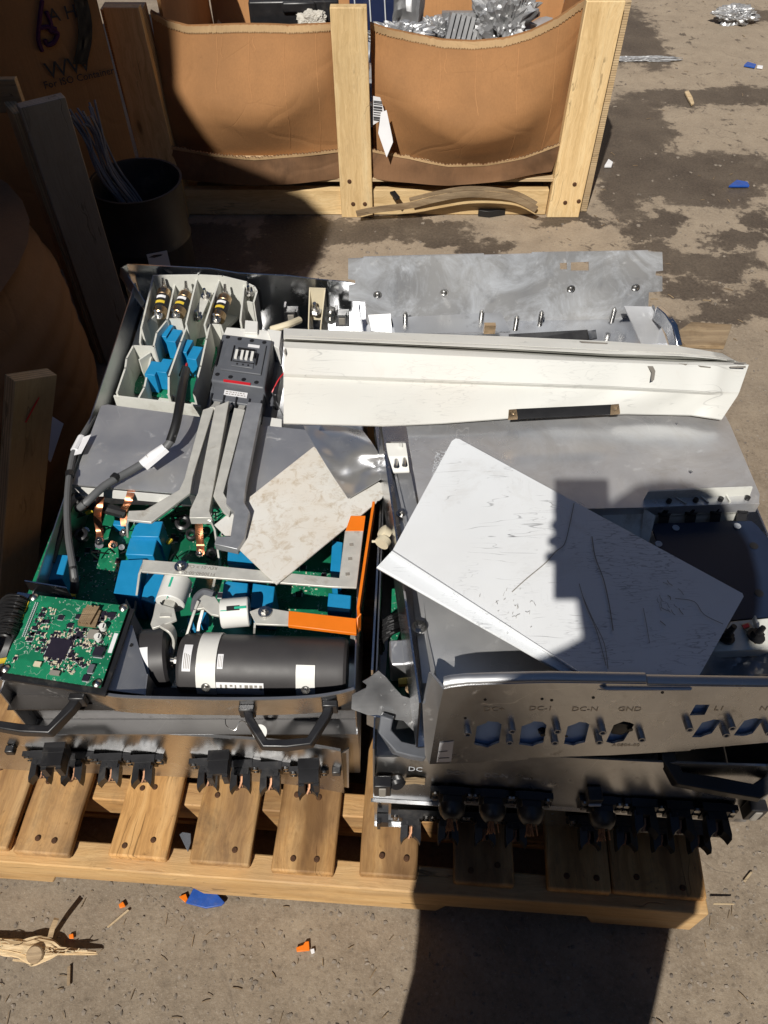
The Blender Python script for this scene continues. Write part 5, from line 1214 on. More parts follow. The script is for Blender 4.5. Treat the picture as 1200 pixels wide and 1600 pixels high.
chip(.33, .86, .010, .007, .003, M['ivory'], 'connector', False); chip(.53, .93, .014, .006, .004, M['inkgrey'], 'crystal', False); chip(.87, .15, .010, .008, .003, M['chip'], 'diode')
mb = MB(); r_ = random.Random(31)
for i in range(7): mb.box(cbp(.61 + i * .018, .21 + r_.uniform(-.01, .01), .005), (.0026, .030 - .002 * (i % 2), .009), ang_ - .1)
mb.prism([cbp(.58, .12, .001), cbp(.76, .12, .001), cbp(.76, .33, .001), cbp(.58, .33, .001)], (0, 0, .004)); mb.build('transformer', M['bark'], cb)
for u, v in ((.84, .33), (.83, .46)):
    mb = MB(); mb.cyl(cbp(u, v, 0), cbp(u, v, .010), .0052, n=20); mb.mat(1); mb.cyl(cbp(u, v, 0), cbp(u, v, .0025), .0064, n=4); mb.mat(2); q = cbp(u, v, .0102); mb.box(q + V((.002, 0, 0)), (.002, .007, .0004)); mb.build('electrolytic', [M['plastic_wl'], M['plastic_k'], M['ink']], cb)
mb = MB()
for i in range(20):
    for k in (0, 1): mb.box(cbp(.075 + k * .022, .11 + i * .023, .001), (.0014, .0014, .0024), ang_)
mb.build('pin_header', M['inkpale'], cb)
mb = MB(); mb.prism([cbp(-.02, .10, .002), cbp(.005, .10, .002), cbp(.005, .52, .002), cbp(-.02, .52, .002)], (0, 0, -.01)); mb.build('edge_connector', M['yellow'], cb)
mb = MB(); mb.prism([cbp(.955, .36, .0004), cbp(.995, .36, .0004), cbp(.995, .60, .0004), cbp(.955, .60, .0004)], (0, 0, .0006)); mb.build('label', M['paper'], cb)
scm = MB(); scm.lathe(V((0, 0, 0)), UP, [(0, .0065), (.002, .0062), (.0045, .0035), (.005, 0)], 18); SCR = scm.mesh('screw', M['steel'])
for u, v in ((.03, .035), (.955, .035), (.955, .965), (.03, .965)): put(SCR, 'screw', cb, cbp(u, v, .0002))
mb = MB(); smd(mb, ((60, 945), (192, 957), (152, 1066), (14, 1040)), CZ_ + .0003, 900, 17, big=.9); tag(mb.build('board_component', SMD, cb, smooth=0), kind='stuff')
mb = MB(); smd(mb, ((80, 985), (160, 985), (140, 1045), (60, 1040)), CZ_ + .0003, 520, 23, big=.7); tag(mb.build('board_component', SMD, cb, smooth=0), kind='stuff')
# wires and small bracket at the left edge
mb = MB(); r_ = random.Random(41)
for i in range(26):
    t_ = i / 25; y0 = 940 + 62 * t_; x0 = 43 - 22 * t_
    mb.tube([W(x0 + 4, y0, .472), W(x0 - 14, y0 - 8 + r_.uniform(-3, 3), .486 + r_.uniform(-.004, .008)), W(x0 - 38, y0 - 2 + r_.uniform(-4, 4), .47), W(-26 + r_.uniform(-6, 6), 985 + 25 * t_, .44)], .0024, 6, 4)
for i in range(4): mb.tube([W(14 + i * 3, 990, .48), W(8 + i * 2, 1010, .475), W(-4 + i * 3, 1035, .46), W(-14, 1060, .44)], .003, 6, 4)
mb.build('wire_bundle', M['black'], ut)
mb = MB(); a, b = W(38, 908, .475), W(104, 919, .475); mb.prism([a, b, b - UP * .024, a - UP * .024], (0, .002, 0)); flat(mb, [(28, 925), (48, 928), (36, 946), (16, 942)], .462, .003); mb.build('bracket', M['alu_mirror'], ut)
# handles
def on_top_panel(px): q = at_panel(TP, px, 1090, .46); return V((Wy(px, 1100, q.y).x, q.y - .002, .436))
handle(ut, on_top_panel(-8), on_top_panel(130), (0, -.046, 0), -.012, .032)
handle(ut, on_top_panel(385), on_top_panel(516), (0, -.046, 0), -.014, .026)
mb = MB(); q = W(406, 1144, .345); mb.lathe(q, V((0, -.4, 1)), [(0, .004), (0, .011), (.003, .011), (.003, .004), (0, .004)], 24); tag(mb.build('washer', M['plastic_wl'], org=q), 'white washer lying by the right handle of the left stack', 'washer')
mb = MB(); mb.tube([W(352, 1123, .37), W(354, 1134, .37), W(367, 1141, .37), W(375, 1127, .375), (W(386, 1130, .37)), W(396, 1147, .36)], .0006, 5, 5); tag(mb.build('thin_wire', M['steel'], org=W(370, 1135, .37)), 'thin bent silver wire hanging beside the white washer', 'wire')

# ================================================================== loose plates on the left stack
PD = plane3(W(490, 698, .452), W(335, 820, .464), W(432, 913, .476))
mb = MB(); lying(mb, [(490, 698), (547, 736), (604, 758), (597, 778), (432, 913), (384, 868), (335, 820)], PD, .002)
tag(mb.build('white_plate', M['dirty'], org=W(470, 800, .46)), 'small soiled white plate lying askew over the left stack busbars', 'plate')
ctr = [(474, 665), (600, 745)]
def crumpled(u, v):
    a, b, c, d = (474, 665), (566, 672), (603, 744), (544, 779)
    x = (a[0] * (1 - u) + b[0] * u) * (1 - v) + (d[0] * (1 - u) + c[0] * u) * v; y = (a[1] * (1 - u) + b[1] * u) * (1 - v) + (d[1] * (1 - u) + c[1] * u) * v
    x += 9 * math.sin(v * math.pi) * (u - .25); y -= 3 * math.sin(u * math.pi) * (1 - v)
    z = .474 + .022 * math.sin(min(v, .75) / .75 * math.pi) * (.3 + u * .7) + .006 * noise.noise(V((u * 3, v * 4, 2)))
    return W(x, y, z)
mb = MB(); mb.grid(crumpled, 24, 24, (0, 0, -.0012)); tag(mb.build('bent_sheet', M['alu_curl'], org=W(540, 720, .48)), 'bent shiny aluminium scrap on the corner of the soiled white plate', 'metal sheet')
# ================================================================== right stack
def box_tray(name, c, z0, z1, m, parent, th=.002):      # c: four corners (front-left, front-right, back-right, back-left)
    mb = MB()
    for i in range(4): wall(mb, c[i], c[(i + 1) % 4], z0 + .003, z1, th)
    mb.prism([V((p[0], p[1], z0)) for p in c], (0, 0, .003)); return mb.build(name, m, parent)
# lower unit
r1 = thing('electrical_unit', 'bottom aluminium electrical unit of the right stack, forks hanging over the pallet boards', 'electrical unit', (.25, .46, ZT), 'opened electrical units on the pallet')
fa, fb = W(585, 1281, .152), W(1104, 1298, .152)
dr_ = (fb - fa).normalized(); nb = V((-dr_.y, dr_.x, 0))
box_tray('tray', [fa + nb * .012, fb + nb * .012, fb + nb * .98, fa + nb * .98], .147, .292, M['alu_dark'], r1)
mb = MB(); mb.prism([fa, fb, V((fb.x, fb.y, .292)), V((fa.x, fa.y, .292))], nb * .003); mb.build('front_panel', M['alu'], r1)
mb = MB(); mb.prism([fa + UP * -.004, fa + dr_ * .062 + UP * -.004, fa + dr_ * .062 - nb * .01 + UP * -.002, fa - nb * .01 + UP * -.002], UP * .002); mb.cut(); mb.prism([fb - dr_ * .02, fb, fb - nb * .01, fb - dr_ * .02 - nb * .01], UP * .002); mb.build('mounting_ear', M['alu_white'], r1)
mr = RZ(math.atan2(dr_.y, dr_.x)) @ Matrix.Rotation(.15, 3, 'X')
for px in (641, 697, 752, 798, 908, 962, 1016, 1070): q = fa + dr_ * ((px - 585) / 519 * (fb - fa).length); put(CF, 'connector', r1, V((q.x, q.y - .004, .205)), mr)
for px in (598,): q = fa + dr_ * ((px - 585) / 519 * (fb - fa).length); mb = MB(); mb.box(V((q.x, q.y - .008, .175)), (.018, .014, .02)); mb.box(V((q.x - .006, q.y - .016, .178)), (.005, .006, .026)); mb.build('clip', M['plastic_k'], r1)
writing('lettering', 'A0804-00-01', .011, fa.lerp(fb, .64) - nb * .0006 + UP * .022, Matrix((dr_, UP, -nb)).transposed(), M['inkpale'], r1, .0001)
# middle unit
r2 = thing('electrical_unit', 'middle electrical unit of the right stack with torn front corner and wire connectors', 'electrical unit', (.25, .44, .295), 'opened electrical units on the pallet')
ga, gb = W(583, 1247, .303), W(1160, 1284, .303)
d2 = (gb - ga).normalized(); n2 = V((-d2.y, d2.x, 0)); L2 = (gb - ga).length
bl = W(601, 904, .45); bl = V((-.002, 1.40, 0))
mb = MB(); gc, gd = gb + n2 * .95, V((.012, 1.36, .303))
for p0, p1 in ((gb + n2 * .012, gc), (gc, gd), (gd, ga + n2 * .012)): wall(mb, p0, p1, .303, .448)
wall(mb, ga + n2 * .03, gb + n2 * .03, .303, .38)
mb.prism([V((p.x, p.y, .298)) for p in (ga + n2 * .006, gb + n2 * .006, gc, gd)], (0, 0, .003)); mb.build('tray', M['alu_dark'], r2)
mb = MB()
def r2front(u, v):
    z = .300 + .135 * v; q = ga + d2 * L2 * u
    z = .300 + (.135 if u > .18 else .085 + .05 * (u / .18) ** 2) * v
    return V((q.x, q.y + .028 * v - .006 * math.sin(u * 3) * v, z))
mb.grid(r2front, 40, 5, n2 * .003); mb.build('front_panel', M['alu_front'], r2)
mb = MB(); mb.prism([gb - d2 * .012, gb + d2 * .004, gb + d2 * .03 + n2 * .03 + UP * .10, gb + d2 * .012 + n2 * .03 + UP * .10], n2 * .002); mb.cut(); mb.prism([ga - d2 * .003 + UP * -.002, ga + d2 * .10 + UP * -.002, ga + d2 * .10 - n2 * .006, ga - d2 * .003 - n2 * .006], UP * .0015); mb.build('mounting_ear', M['alu_white'], r2)
def on2(px, z, out=.004): return Wy(px, 1245, ga.y + (px - 583) / 577 * (gb.y - ga.y)).x
m2 = RZ(math.atan2(d2.y, d2.x)) @ Matrix.Rotation(-.05, 3, 'X')
def front2(px, h):
    u = (px - 583) / 577.0; q = ga + d2 * L2 * u; return V((q.x, q.y + .028 * h / .135 - .002, .300 + h))
for px, k in ((706, CW), (768, CW), (826, CW), (934, CW), (997, CF), (1050, CF), (1104, CF)): put(k, 'connector', r2, front2(px, .036), m2)
for px in (598, 1160): mb = MB(); q = front2(px, .05); mb.box(q + V((0, -.008, 0)), (.024, .016, .036)); mb.mat(1); mb.box(q + V((0, -.017, 0)), (.010, .003, .028)); mb.build('clip', [M['plastic_k'], M['inkgrey']], r2, bevel=.002)
mb = MB(); q = front2(619, .055); mb.lathe(q, V((.2, -1, .2)), [(0, .010), (.008, .012), (.012, .008), (.012, 0)], 16); mb.build('knob', M['plastic_k'], r2)
mb = MB(); q = front2(648, .055); mb.prism([q + V((x, -.0006, y)) for x, y in ((-.014, .012), (.0, .014), (.014, .010), (.014, -.012), (0, -.008), (-.014, -.012))], (0, -.001, 0)); mb.build('cutout', M['bark'], r2)
mb = MB(); q = front2(918, .062); mb.box(q + V((0, -.010, 0)), (.020, .02, .022)); mb.mat(1); mb.box(q + V((0, -.021, -.004)), (.018, .004, .005)); mb.build('latch', [M['plastic_k'], M['inkpale']], r2, bevel=.003)
mt = Matrix((d2, (UP * .135 + n2 * .028).normalized(), d2.cross((UP * .135 + n2 * .028).normalized()))).transposed()
nf = d2.cross((UP * .135 + n2 * .028).normalized())
for txt, px, h, s_ in (('DC', 648, .083, .014), ('DC+', 709, .080, .013), ('DC-N', 770, .080, .013), ('GND', 826, .080, .013), ('A0804-00-01', 880, .012, .011)):
    writing('lettering', txt, s_, front2(px, h) + nf * .0012, mt, M['inkpale'], r2, .0001)
# things seen through the gap at its left
mb = MB(); wall(mb, W(583, 1047, .448), V((.012, 1.30, 0)), .30, .448, .003); mb.build('side_wall', M['alu'], r2)
mb = MB(); flat(mb, [(612, 920), (648, 920), (660, 1090), (600, 1090)], .385, .003); pb2 = mb.build('circuit_board', M['pcb'], r2)
mb = MB(); r_ = random.Random(77)
for i in range(24):
    t_ = i / 23; mb.tube([W(628 + r_.uniform(-4, 8), 955 + 30 * t_, .41), W(612 + r_.uniform(-3, 3), 962 + 30 * t_, .437 + r_.uniform(-.004, .006)), W(596 + r_.uniform(-3, 3), 975 + 30 * t_, .42), W(596 + r_.uniform(-4, 4), 1010 + 12 * t_, .39)], .0022, 6, 4)
mb.build('wire_bundle', M['black'], r2)
mb = MB(); mb.box(W(625, 1032, .42), (.030, .042, .05), .05); mb.build('relay', M['alu_soft'], r2, bevel=.003)
mb = MB(); mb.box(W(629, 1066, .42), (.012, .010, .008), .1); mb.build('yellow_tab', M['yellow'], r2)
mb = MB(); bolt(mb, W(641, 1077, .392), UP, .005, .005); mb.build('bolt', M['brass'], r2)
mb = MB(); mb.cyl(W(601, 843, .53), W(596, 850, .53), .011, n=18); mb.cyl(W(598, 846, .528), W(581, 846, .528), .002, n=8); mb.lathe(W(606, 836, .53), V((-.7, .2, .6)), [(0, 0), (0, .010), (.012, .010), (.014, .006), (.014, 0)], 18); mb.build('plastic_knob', M['ivory'], r2)
# torn front corner, bent outwards
TC = plane3(W(550, 1086, .470), W(613, 1072, .478), W(585, 1112, .452))
def tp2(x, y): return Wp(x, y, *TC)
mb = MB(); out_ = [(550, 1086), (561, 1080), (572, 1075), (573, 1070), (566, 1065), (578, 1058), (591, 1048), (604, 1060), (615, 1073), (628, 1087), (653, 1095), (656, 1120), (654, 1150), (630, 1126), (596, 1122), (574, 1117), (549, 1108)]
P_ = [tp2(x, y) for x, y in out_]; mb.prism(P_, -TC[1] * .003)
a, b, c_, d_ = W(573, 1117, .448), W(596, 1122, .449), W(602, 1146, .425), W(573, 1132, .43)
mb.prism([a, b, c_, d_], (0, .003, 0)); mb.build('torn_flange', M['alu_front'], r2)
def hpt(x, y, z): return W(x, y, z)
mb = MB(); mb.bar([hpt(606, 1118, .46), hpt(600, 1140, .445), hpt(620, 1168, .425), hpt(640, 1174, .42), hpt(664, 1178, .415)], .018, .014, UP); mb.build('handle', M['plastic_g'], r2, bevel=.002)
mb = MB(); mb.bar([W(1040, 1163, .435), W(1042, 1185, .432), W(1058, 1217, .415), W(1118, 1228, .412), W(1180, 1239, .408), W(1205, 1222, .415), W(1225, 1185, .43)], .020, .016, UP); mb.build('handle', M['plastic_k'], r2, bevel=.002)

# top unit
r3 = thing('electrical_unit', 'top aluminium chassis of the right stack with hexagonal cutouts in its bent front panel', 'electrical unit', (.27, .47, .45), 'opened electrical units on the pallet')
wa, wb = W(658, 1099, .58), W(597, 672, .58)
wd = (wb - wa).normalized(); wbk = wa + wd * ((1.36 - wa.y) / wd.y)
ra, rb_ = W(1215, 1078, .585), W(1190, 780, .575); rbk = V((.545, 1.36, .5))
wm = wa + wd * ((.93 - wa.y) / wd.y); mb = MB(); wall(mb, wa, wm, .455, .582, .0025); wall(mb, wm, wbk, .455, .492, .0025); wall(mb, V((.56, .50, 0)), V((.55, .93, 0)), .455, .555, .0025); wall(mb, V((.55, .93, 0)), rbk, .455, .492, .0025)
mb.prism([V((wa.x, wa.y, .452)), V((.565, .48, .452)), V((rbk.x, rbk.y, .452)), V((wbk.x, wbk.y, .452))], (0, 0, .003)); mb.build('tray', M['alu'], r3)
PF = plane3(W(690, 1077, .590), W(1210, 1078, .590), W(760, 1190, .432))
def fp(x, y): return Wp(x, y, *PF)
nF = -PF[1] if PF[1].y > 0 else PF[1]
topedge = [(693, 1077), (705, 1074), (730, 1071), (780, 1069), (860, 1067), (1010, 1069), (1012, 1071.5), (1130, 1073), (1225, 1074)]
botedge = [(1225, 1157), (1200, 1160), (1080, 1171), (1078, 1173), (955, 1180), (826, 1184), (824, 1187), (740, 1192), (671, 1194), (676, 1150), (685, 1113)]
hol = [[(745, 1135), (759, 1130), (762, 1127), (778, 1128), (784, 1132), (780, 1160), (770, 1164), (762, 1168), (741, 1163)],
       [(815, 1135), (829, 1130), (834, 1127), (848, 1128), (854, 1133), (849, 1160), (838, 1163), (832, 1166), (811, 1163)],
       [(887, 1135), (899, 1131), (905, 1128), (916, 1129), (921, 1132), (914, 1160), (904, 1162), (896, 1165), (881, 1162)],
       [(959, 1133), (969, 1129), (974, 1127), (985, 1129), (991, 1132), (974, 1158), (964, 1160), (957, 1162), (947, 1159)],
       [(1097, 1129), (1109, 1126), (1115, 1124), (1127, 1125), (1112, 1146), (1102, 1149), (1095, 1152), (1081, 1152)],
       [(1163, 1126), (1175, 1123), (1181, 1122), (1193, 1124), (1176, 1146), (1167, 1149), (1160, 1150), (1146, 1149)],
       [(1087, 1101), (1109, 1101), (1101, 1117), (1077, 1118)]]
mb = MB(); mb.sheet(topedge + botedge, hol, lambda a, b: fp(a, b), -nF * .003); mb.build('front_panel', M['alu_front'], r3)
mb = MB(); e0 = [fp(x, y) for x, y in topedge]          # rolled top edge
def lip(u, v):
    k = u * (len(e0) - 1); i = min(int(k), len(e0) - 2); p = e0[i].lerp(e0[i + 1], k - i); a = v * 1.6
    return p + V((0, .010 * (1 - math.cos(a)) + .001, .008 * math.sin(a) * (1 - u * .6)))
mb.grid(lip, 40, 6, (0, .002, -.001)); mb.build('rolled_edge', M['alu_white'], r3)
mb = MB(); mb.prism([W(660, 1100, .565), W(670, 1050, .572), W(676, 1056, .578), fp(693, 1077), fp(685, 1113), fp(671, 1194), W(664, 1180, .45)], (.003, .001, 0)); mb.build('side_flange', M['alu_white'], r3)
som = MB(); som.lathe(V((0, 0, 0)), UP, [(0, .0050), (.011, .0048), (.011, .0028), (.006, .0026), (.006, 0)], 14); SO = som.mesh('standoff', M['tin_grey'])
fo = frame(V((1, 0, 0)), nF)
for x, y in ((730, 1137), (799, 1132), (795, 1150), (869, 1132), (865, 1150), (939, 1134), (934, 1149), (1000, 1145), (1074, 1129), (1140, 1127), (1131, 1138), (1197, 1135)): put(SO, 'standoff', r3, fp(x, y), fo)
mtx = Matrix((V((1, 0, 0)), nF.cross(V((1, 0, 0))), nF)).transposed()
for txt, x, y, s_ in (('DC+', 772, 1108, .013), ('DC-1', 845, 1107, .013), ('DC-N', 914, 1108, .013), ('GND', 984, 1108, .013), ('L1', 1124, 1107, .013), ('N', 1193, 1107, .013), ('A0804-00', 978, 1164, .009)):
    writing('lettering', txt, s_, fp(x, y) + nF * .0004, mtx, M['etch'], r3, .0001)
mb = MB(); mb.prism([fp(x, y) + nF * .0004 for x, y in ((687, 1160), (709, 1157), (705, 1189), (682, 1190))], nF * .0006); lb = mb.build('label', M['paper'], r3)
mb = MB(); mb.prism([fp(x, y) + nF * .0012 for x, y in ((685, 1173), (699, 1171.5), (699, 1172.5), (685, 1174))], nF * .0003); mb.prism([fp(x, y) + nF * .0012 for x, y in ((685, 1183), (702, 1182), (702, 1183), (685, 1184))], nF * .0003); mb.build('print_line', M['ink'], lb)
mb = MB()
for x, y in ((727, 1122), (758, 1093), (847, 1092), (862, 1094), (927, 1090), (1035, 1082), (885, 1150)): mb.cut(); q = fp(x, y) + nF * .0003; mb.lathe(q, nF, [(0, .002), (.0005, .0018), (.0005, 0)], 10)
for x, y in ((848, 1148), (985, 1140)): q = fp(x, y) - nF * .012; bolt(mb, q, nF, .006, .008)
mb.build('rivet', M['plastic_k'], r3)
mb = MB(); mb.prism([fp(x, y) - nF * .0075 for x, y in ((720, 1092), (1215, 1090), (1215, 1168), (720, 1186))], -nF * .001); mb.build('sky_tint_sheet', M['skytint'], r3)  # added sheet, its blue stands in for sky light inside the cutouts
mb = MB(); q = fp(970, 1143) - nF * .0072; mb.lathe(q, nF, [(0, .0135), (.004, .0135), (.005, .009), (.0045, 0)], 6); mb.build('plug', M['plastic_k'], r3)
# inner floor of the front compartment, raised
mb = MB(); mb.prism([V((wa.x + .006, .50, .515)), V((.553, .50, .520)), V((.553, .74, .530)), V((wa.x - .012, .74, .530))], (0, 0, .002)); mb.build('inner_plate', M['alu_soft'], r3)
mb = MB(); mb.prism([W(661, 930, .525), W(668, 990, .525), W(690, 1095, .525), W(660, 1100, .50), W(645, 935, .52)], (0, 0, -.002)); mb.build('channel', M['alu_soft'], r3); mb = MB(); stud(mb, W(655, 981, .53), UP, .004, .012); mb.build('stud', M['steel'], r3)
# channel at the left between wall and cover plate
mb = MB(); mb.prism([W(604, 690, .545), W(632, 690, .545), W(664, 850, .54), W(630, 850, .54)], (0, 0, -.003)); mb.bar([W(616, 735, .546), W(642, 848, .546)], .004, .004); mb.build('channel', M['alu_soft'], r3)
mb = MB(); mb.prism([W(603, 692, .575), W(634, 692, .575), W(637, 712, .570), W(606, 713, .570)], (0, 0, -.003)); mb.prism([W(606, 713, .570), W(637, 712, .570), W(640, 737, .555), W(612, 738, .555)], (0, 0, -.003)); mb.prism([W(623, 693, .576), W(629, 693, .576), W(629, 699, .576), W(623, 699, .576)], (0, 0, .001)); mb.build('hinge_bracket', M['plastic_wl'], r3, bevel=.001)
mb = MB()
for x, y in ((618, 724), (631, 722)): mb.cut(); mb.cyl(W(x, y + 5, .572), W(x + 1, y - 5, .566), .003, n=10)
bolt(mb, W(627, 803, .546), UP, .005, .006); mb.build('bolt', M['steel'], r3)
# big cover plate
mb = MB(); ZC = .597
mb.sheet([(633, 655), (800, 645), (1090, 640), (1118, 641), (1132, 647), (1141, 664), (1187, 772), (1186, 786), (1000, 793), (657, 800)], [[(1054, 661), (1057, 659.5), (1060, 661.5), (1057, 663.5)], [(1075, 735), (1079, 734), (1083, 737), (1079, 740), (1076, 738)]], lambda a, b: W(a, b, ZC), (0, 0, -.003))
a, b = W(1187, 787, ZC - .001), W(657, 801, ZC - .001); mb.prism([a, b, b - UP * .018, a - UP * .018], (0, .002, 0))
cpl = mb.build('cover_plate', M['alu_cover'], r3)
wr = Matrix.Rotation(R(-100), 3, 'Z')
writing('lettering', 'AL-5052-H', .012, W(681, 727, ZC + .0003), wr, M['inkpale'], cpl, .0001); writing('lettering', 'T75AL', .012, W(690, 716, ZC + .0003), wr, M['inkpale'], cpl, .0001)
# partition, terminal strips and dark lid at the right
mb = MB(); mb.prism([W(930, 797, .585), W(1007, 795, .585), W(1003, 842, .56), W(985, 842, .555)], (0, 0, -.003)); mb.prism([W(1006, 795, .59), W(1022, 806, .59), W(1012, 848, .56), W(1001, 842, .56)], (.002, 0, 0)); mb.build('partition', M['plastic_w'], r3)
ts = thing('terminal_strip', None, None, W(1090, 790, .57)); ts.parent = r3; ts.location = WLOC[ts.name] - WLOC[r3.name]
mb = MB(); a, b = W(1015, 768, .612), W(1176, 762, .612); a2, b2 = W(1026, 795, .578), W(1166, 790, .578)
mb.prism([a, b, b2, a2], (0, .003, 0)); c_, d_ = W(1028, 806, .574), W(1163, 800, .574); mb.prism([a2, b2, d_, c_], (0, 0, -.004)); mb.prism([c_, d_, V((d_.x, d_.y, .54)), V((c_.x, c_.y, .54))], (0, .003, 0))
mb.prism([W(1004, 787, .59), a, a2, c_, V((c_.x, c_.y, .54))], (-.002, 0, 0))
for u in (.26, .51, .76): q0, q1, q2 = a.lerp(b, u), a2.lerp(b2, u), c_.lerp(d_, u); mb.prism([q0 - UP * .012, q1, q2, V((q2.x, q2.y, .60))], (.0025, 0, 0))
mb.build('housing', M['plastic_w'], ts)
mb = MB()
for u in (.06, .36, .64, .94):
    q = a2.lerp(b2, u).lerp(c_.lerp(d_, u), .5); mb.bar([q + V((-.001, -.022, -.02)), q + V((0, -.010, .001)), q + V((.001, .012, .002))], .014, .003); stud(mb, q + UP * .002, V((.15, .05, 1)), .0045, .024)
mb.build('stud', M['plastic_k'], ts)
mb = MB(); mb.sheet([(1017, 818), (1174, 814), (1184, 822), (1232, 880), (1232, 960), (1140, 969), (1100, 915), (1040, 880)], [], lambda x, y: W(x, y, .572), (0, 0, -.004)); lid = mb.build('dark_lid', M['navy'], r3)
mb = MB()
for x, y in ((1056, 825), (1152, 822), (1029, 850)): mb.cut(); mb.lathe(W(x, y, .573), UP, [(0, .005), (.001, .005), (.001, .0025), (.0002, .0025), (.0002, 0)], 16)
mb.build('bushing', M['inkpale'], lid)
mb = MB()
for x, y in ((1178, 853), (1186, 927)): mb.cut(); mb.lathe(W(x, y, .5725), UP, [(0, .006), (.0005, .006), (.0005, 0)], 18)
mb.build('hole', M['black'], lid)
ts2 = thing('terminal_strip', None, None, W(1165, 990, .56)); ts2.parent = r3; ts2.location = WLOC[ts2.name] - WLOC[r3.name]
mb = MB(); mb.prism([W(1142, 971, .575), W(1240, 962, .575), W(1240, 1012, .575), W(1112, 1018, .575)], (0, 0, -.018)); mb.prism([W(1174, 968, .5755), W(1177, 968, .5755), W(1188, 1000, .5755), W(1184, 1000, .5755)], UP * .010); mb.build('housing', M['plastic_w'], ts2, bevel=.001)
mb = MB(); stud(mb, W(1133, 996, .576), (.2, .1, 1), .0045, .024); stud(mb, W(1180, 995, .58), (.2, .1, 1), .0045, .02); mb.build('stud', M['plastic_k'], ts2)
mb = MB(); mb.prism([W(1158, 977, .577), W(1169, 974, .577), W(1190, 1000, .577), W(1180, 1007, .577)], UP * .003); mb.mat(1); mb.prism([W(1159, 978, .5805), W(1168, 975, .5805), W(1171, 980, .5805), W(1162, 983, .5805)], UP * .002); mb.build('copper_link', [M['brass'], M['red']], ts2)
mb = MB(); mb.grid(lambda u, v: W(1095 + 130 * u - 10 * v, 1018 + 62 * v, .555 + .012 * noise.noise(V((u * 4, v * 4, 3))) + .010 * math.sin(u * 9 + v * 3)), 22, 14, (0, 0, -.0008)); mb.build('plastic_film', M['film'], r3)
# rear panel with ears and standoffs
YR0, YR1 = 1.345, 1.368
PR = plane3(Wy(545, 500, 1.345), Wy(1035, 488, 1.368), Wy(790, 397, 1.388))
def rp_(x, y):
    return Wp(x, y, *PR)
ro = [(544, 405), (567, 404), (568, 402), (756, 397), (757, 399), (830, 397), (832, 395), (1013, 392), (1014, 394), (1035, 395), (1036, 423), (1025, 424), (1024, 431), (1035, 433), (1035, 455), (1014, 457), (1012, 500), (574, 520), (570, 472), (545, 470), (545, 447), (555, 445), (555, 438), (544, 436)]
mb = MB(); mb.sheet(ro, [[(875, 411), (886, 410.5), (886, 422), (875, 422)], [(892, 410), (920, 409), (920, 424), (892, 424)]], rp_, (0, .003, 0)); mb.build('rear_panel', M['alu_rear'], r3)
mb = MB()
for x, y in ((590, 461), (694, 458), (892, 452), (993, 450)): mb.cut(); q = rp_(x, y); mb.lathe(q, V((0, -1, .1)), [(0, .009), (.001, .0085), (.001, .006), (.0025, .0055), (.004, .003), (.004, 0)], 18)
mb.build('screw', M['steel'], r3)
mb = MB()
for x, y in ((633, 509), (751, 506), (843, 508), (955, 503), (805, 515)): mb.cut(); q = W(x, y, .47); mb.cyl(q, q + V((0, 0, .030)), .0052, n=12); mb.cyl(q + UP * .030, q + UP * .034, .0028, n=8)
mb.build('standoff', M['steel'], r3)
mb = MB(); mb.prism([W(575, 492, .50), W(610, 490, .50), W(612, 519, .475), W(580, 516, .475)], (0, 0, -.003)); mb.cut(); mb.prism([W(975, 478, .52), W(1018, 479, .52), W(1045, 534, .46), W(1003, 537, .46)], (0, 0, -.003)); mb.build('corner_flange', M['alu_soft'], r3)
mb = MB(); flat(mb, [(612, 496), (783, 488), (797, 518), (618, 522)], .482, .003); mb.build('inner_plate', M['alu_dark'], r3)
mb = MB(); mb.box(W(765, 513, .49), (.022, .010, .02)); mb.build('clip', M['brass'], r3)
mb = MB(); mb.bar([W(1026, 488, .52), W(1040, 500, .52), W(1050, 515, .52), W(1057, 545, .50)], .012, .03, UP); mb.build('handle', M['alu'], r3, bevel=.002)
mb = MB(); mb.prism([W(795, 522, .51), W(918, 515, .515), W(922, 530, .50), W(800, 534, .50)], (0, 0, -.003)); mb.build('black_strip', M['plastic_k'], r3)
mb = MB(); mb.prism([W(918, 517, .516), W(931, 515, .516), W(933, 528, .505), W(921, 530, .505)], (0, 0, -.003)); mb.build('strip_tab', M['steel'], r3)

# ------------------------------------------------------------------ loose white panels on the right stack
PW = plane3(W(712, 685, .622), W(588, 887, .607), W(1162, 930, .602))
pE = Wp(1078, 1080, *PW)
pn = thing('white_sheet', 'large scratched white steel panel lying diagonally across the right stack', 'panel', Wp(880, 880, *PW))
mb = MB(); lying(mb, [(706, 689), (712, 685), (718, 686), (1160, 927), (1162, 932), (1080, 1078), (950, 1078), (614, 859)], PW, .0025); mb.build('sheet', M['white'], pn)
P0, N0 = PW
def lw(x, y, h): return Wp(x, y, P0 + N0 * h, N0)
mb = MB()
l0, l1 = ((614, 859), (950, 1078)), ((588, 887), (921, 1076))
def prof(v): return [(0, 0.0), (.06, .004), (.13, .0035), (.20, -.003), (.30, -.003), (.9, -.0035), (.97, -.005), (1, -.014)]
pr_ = prof(0)
def lipf(u, v):
    i = int(round(v * 7)); t, h = pr_[i]; x0 = l0[0][0] + (l0[1][0] - l0[0][0]) * u; y0 = l0[0][1] + (l0[1][1] - l0[0][1]) * u; x1 = l1[0][0] + (l1[1][0] - l1[0][0]) * u; y1 = l1[0][1] + (l1[1][1] - l1[0][1]) * u
    return lw(x0 + (x1 - x0) * t, y0 + (y1 - y0) * t, h)
mb.grid(lipf, 12, 7, -N0 * .002); mb.build('folded_lip', M['white'], pn)
mb = MB()                                       # scraped lines and gouges in the paint
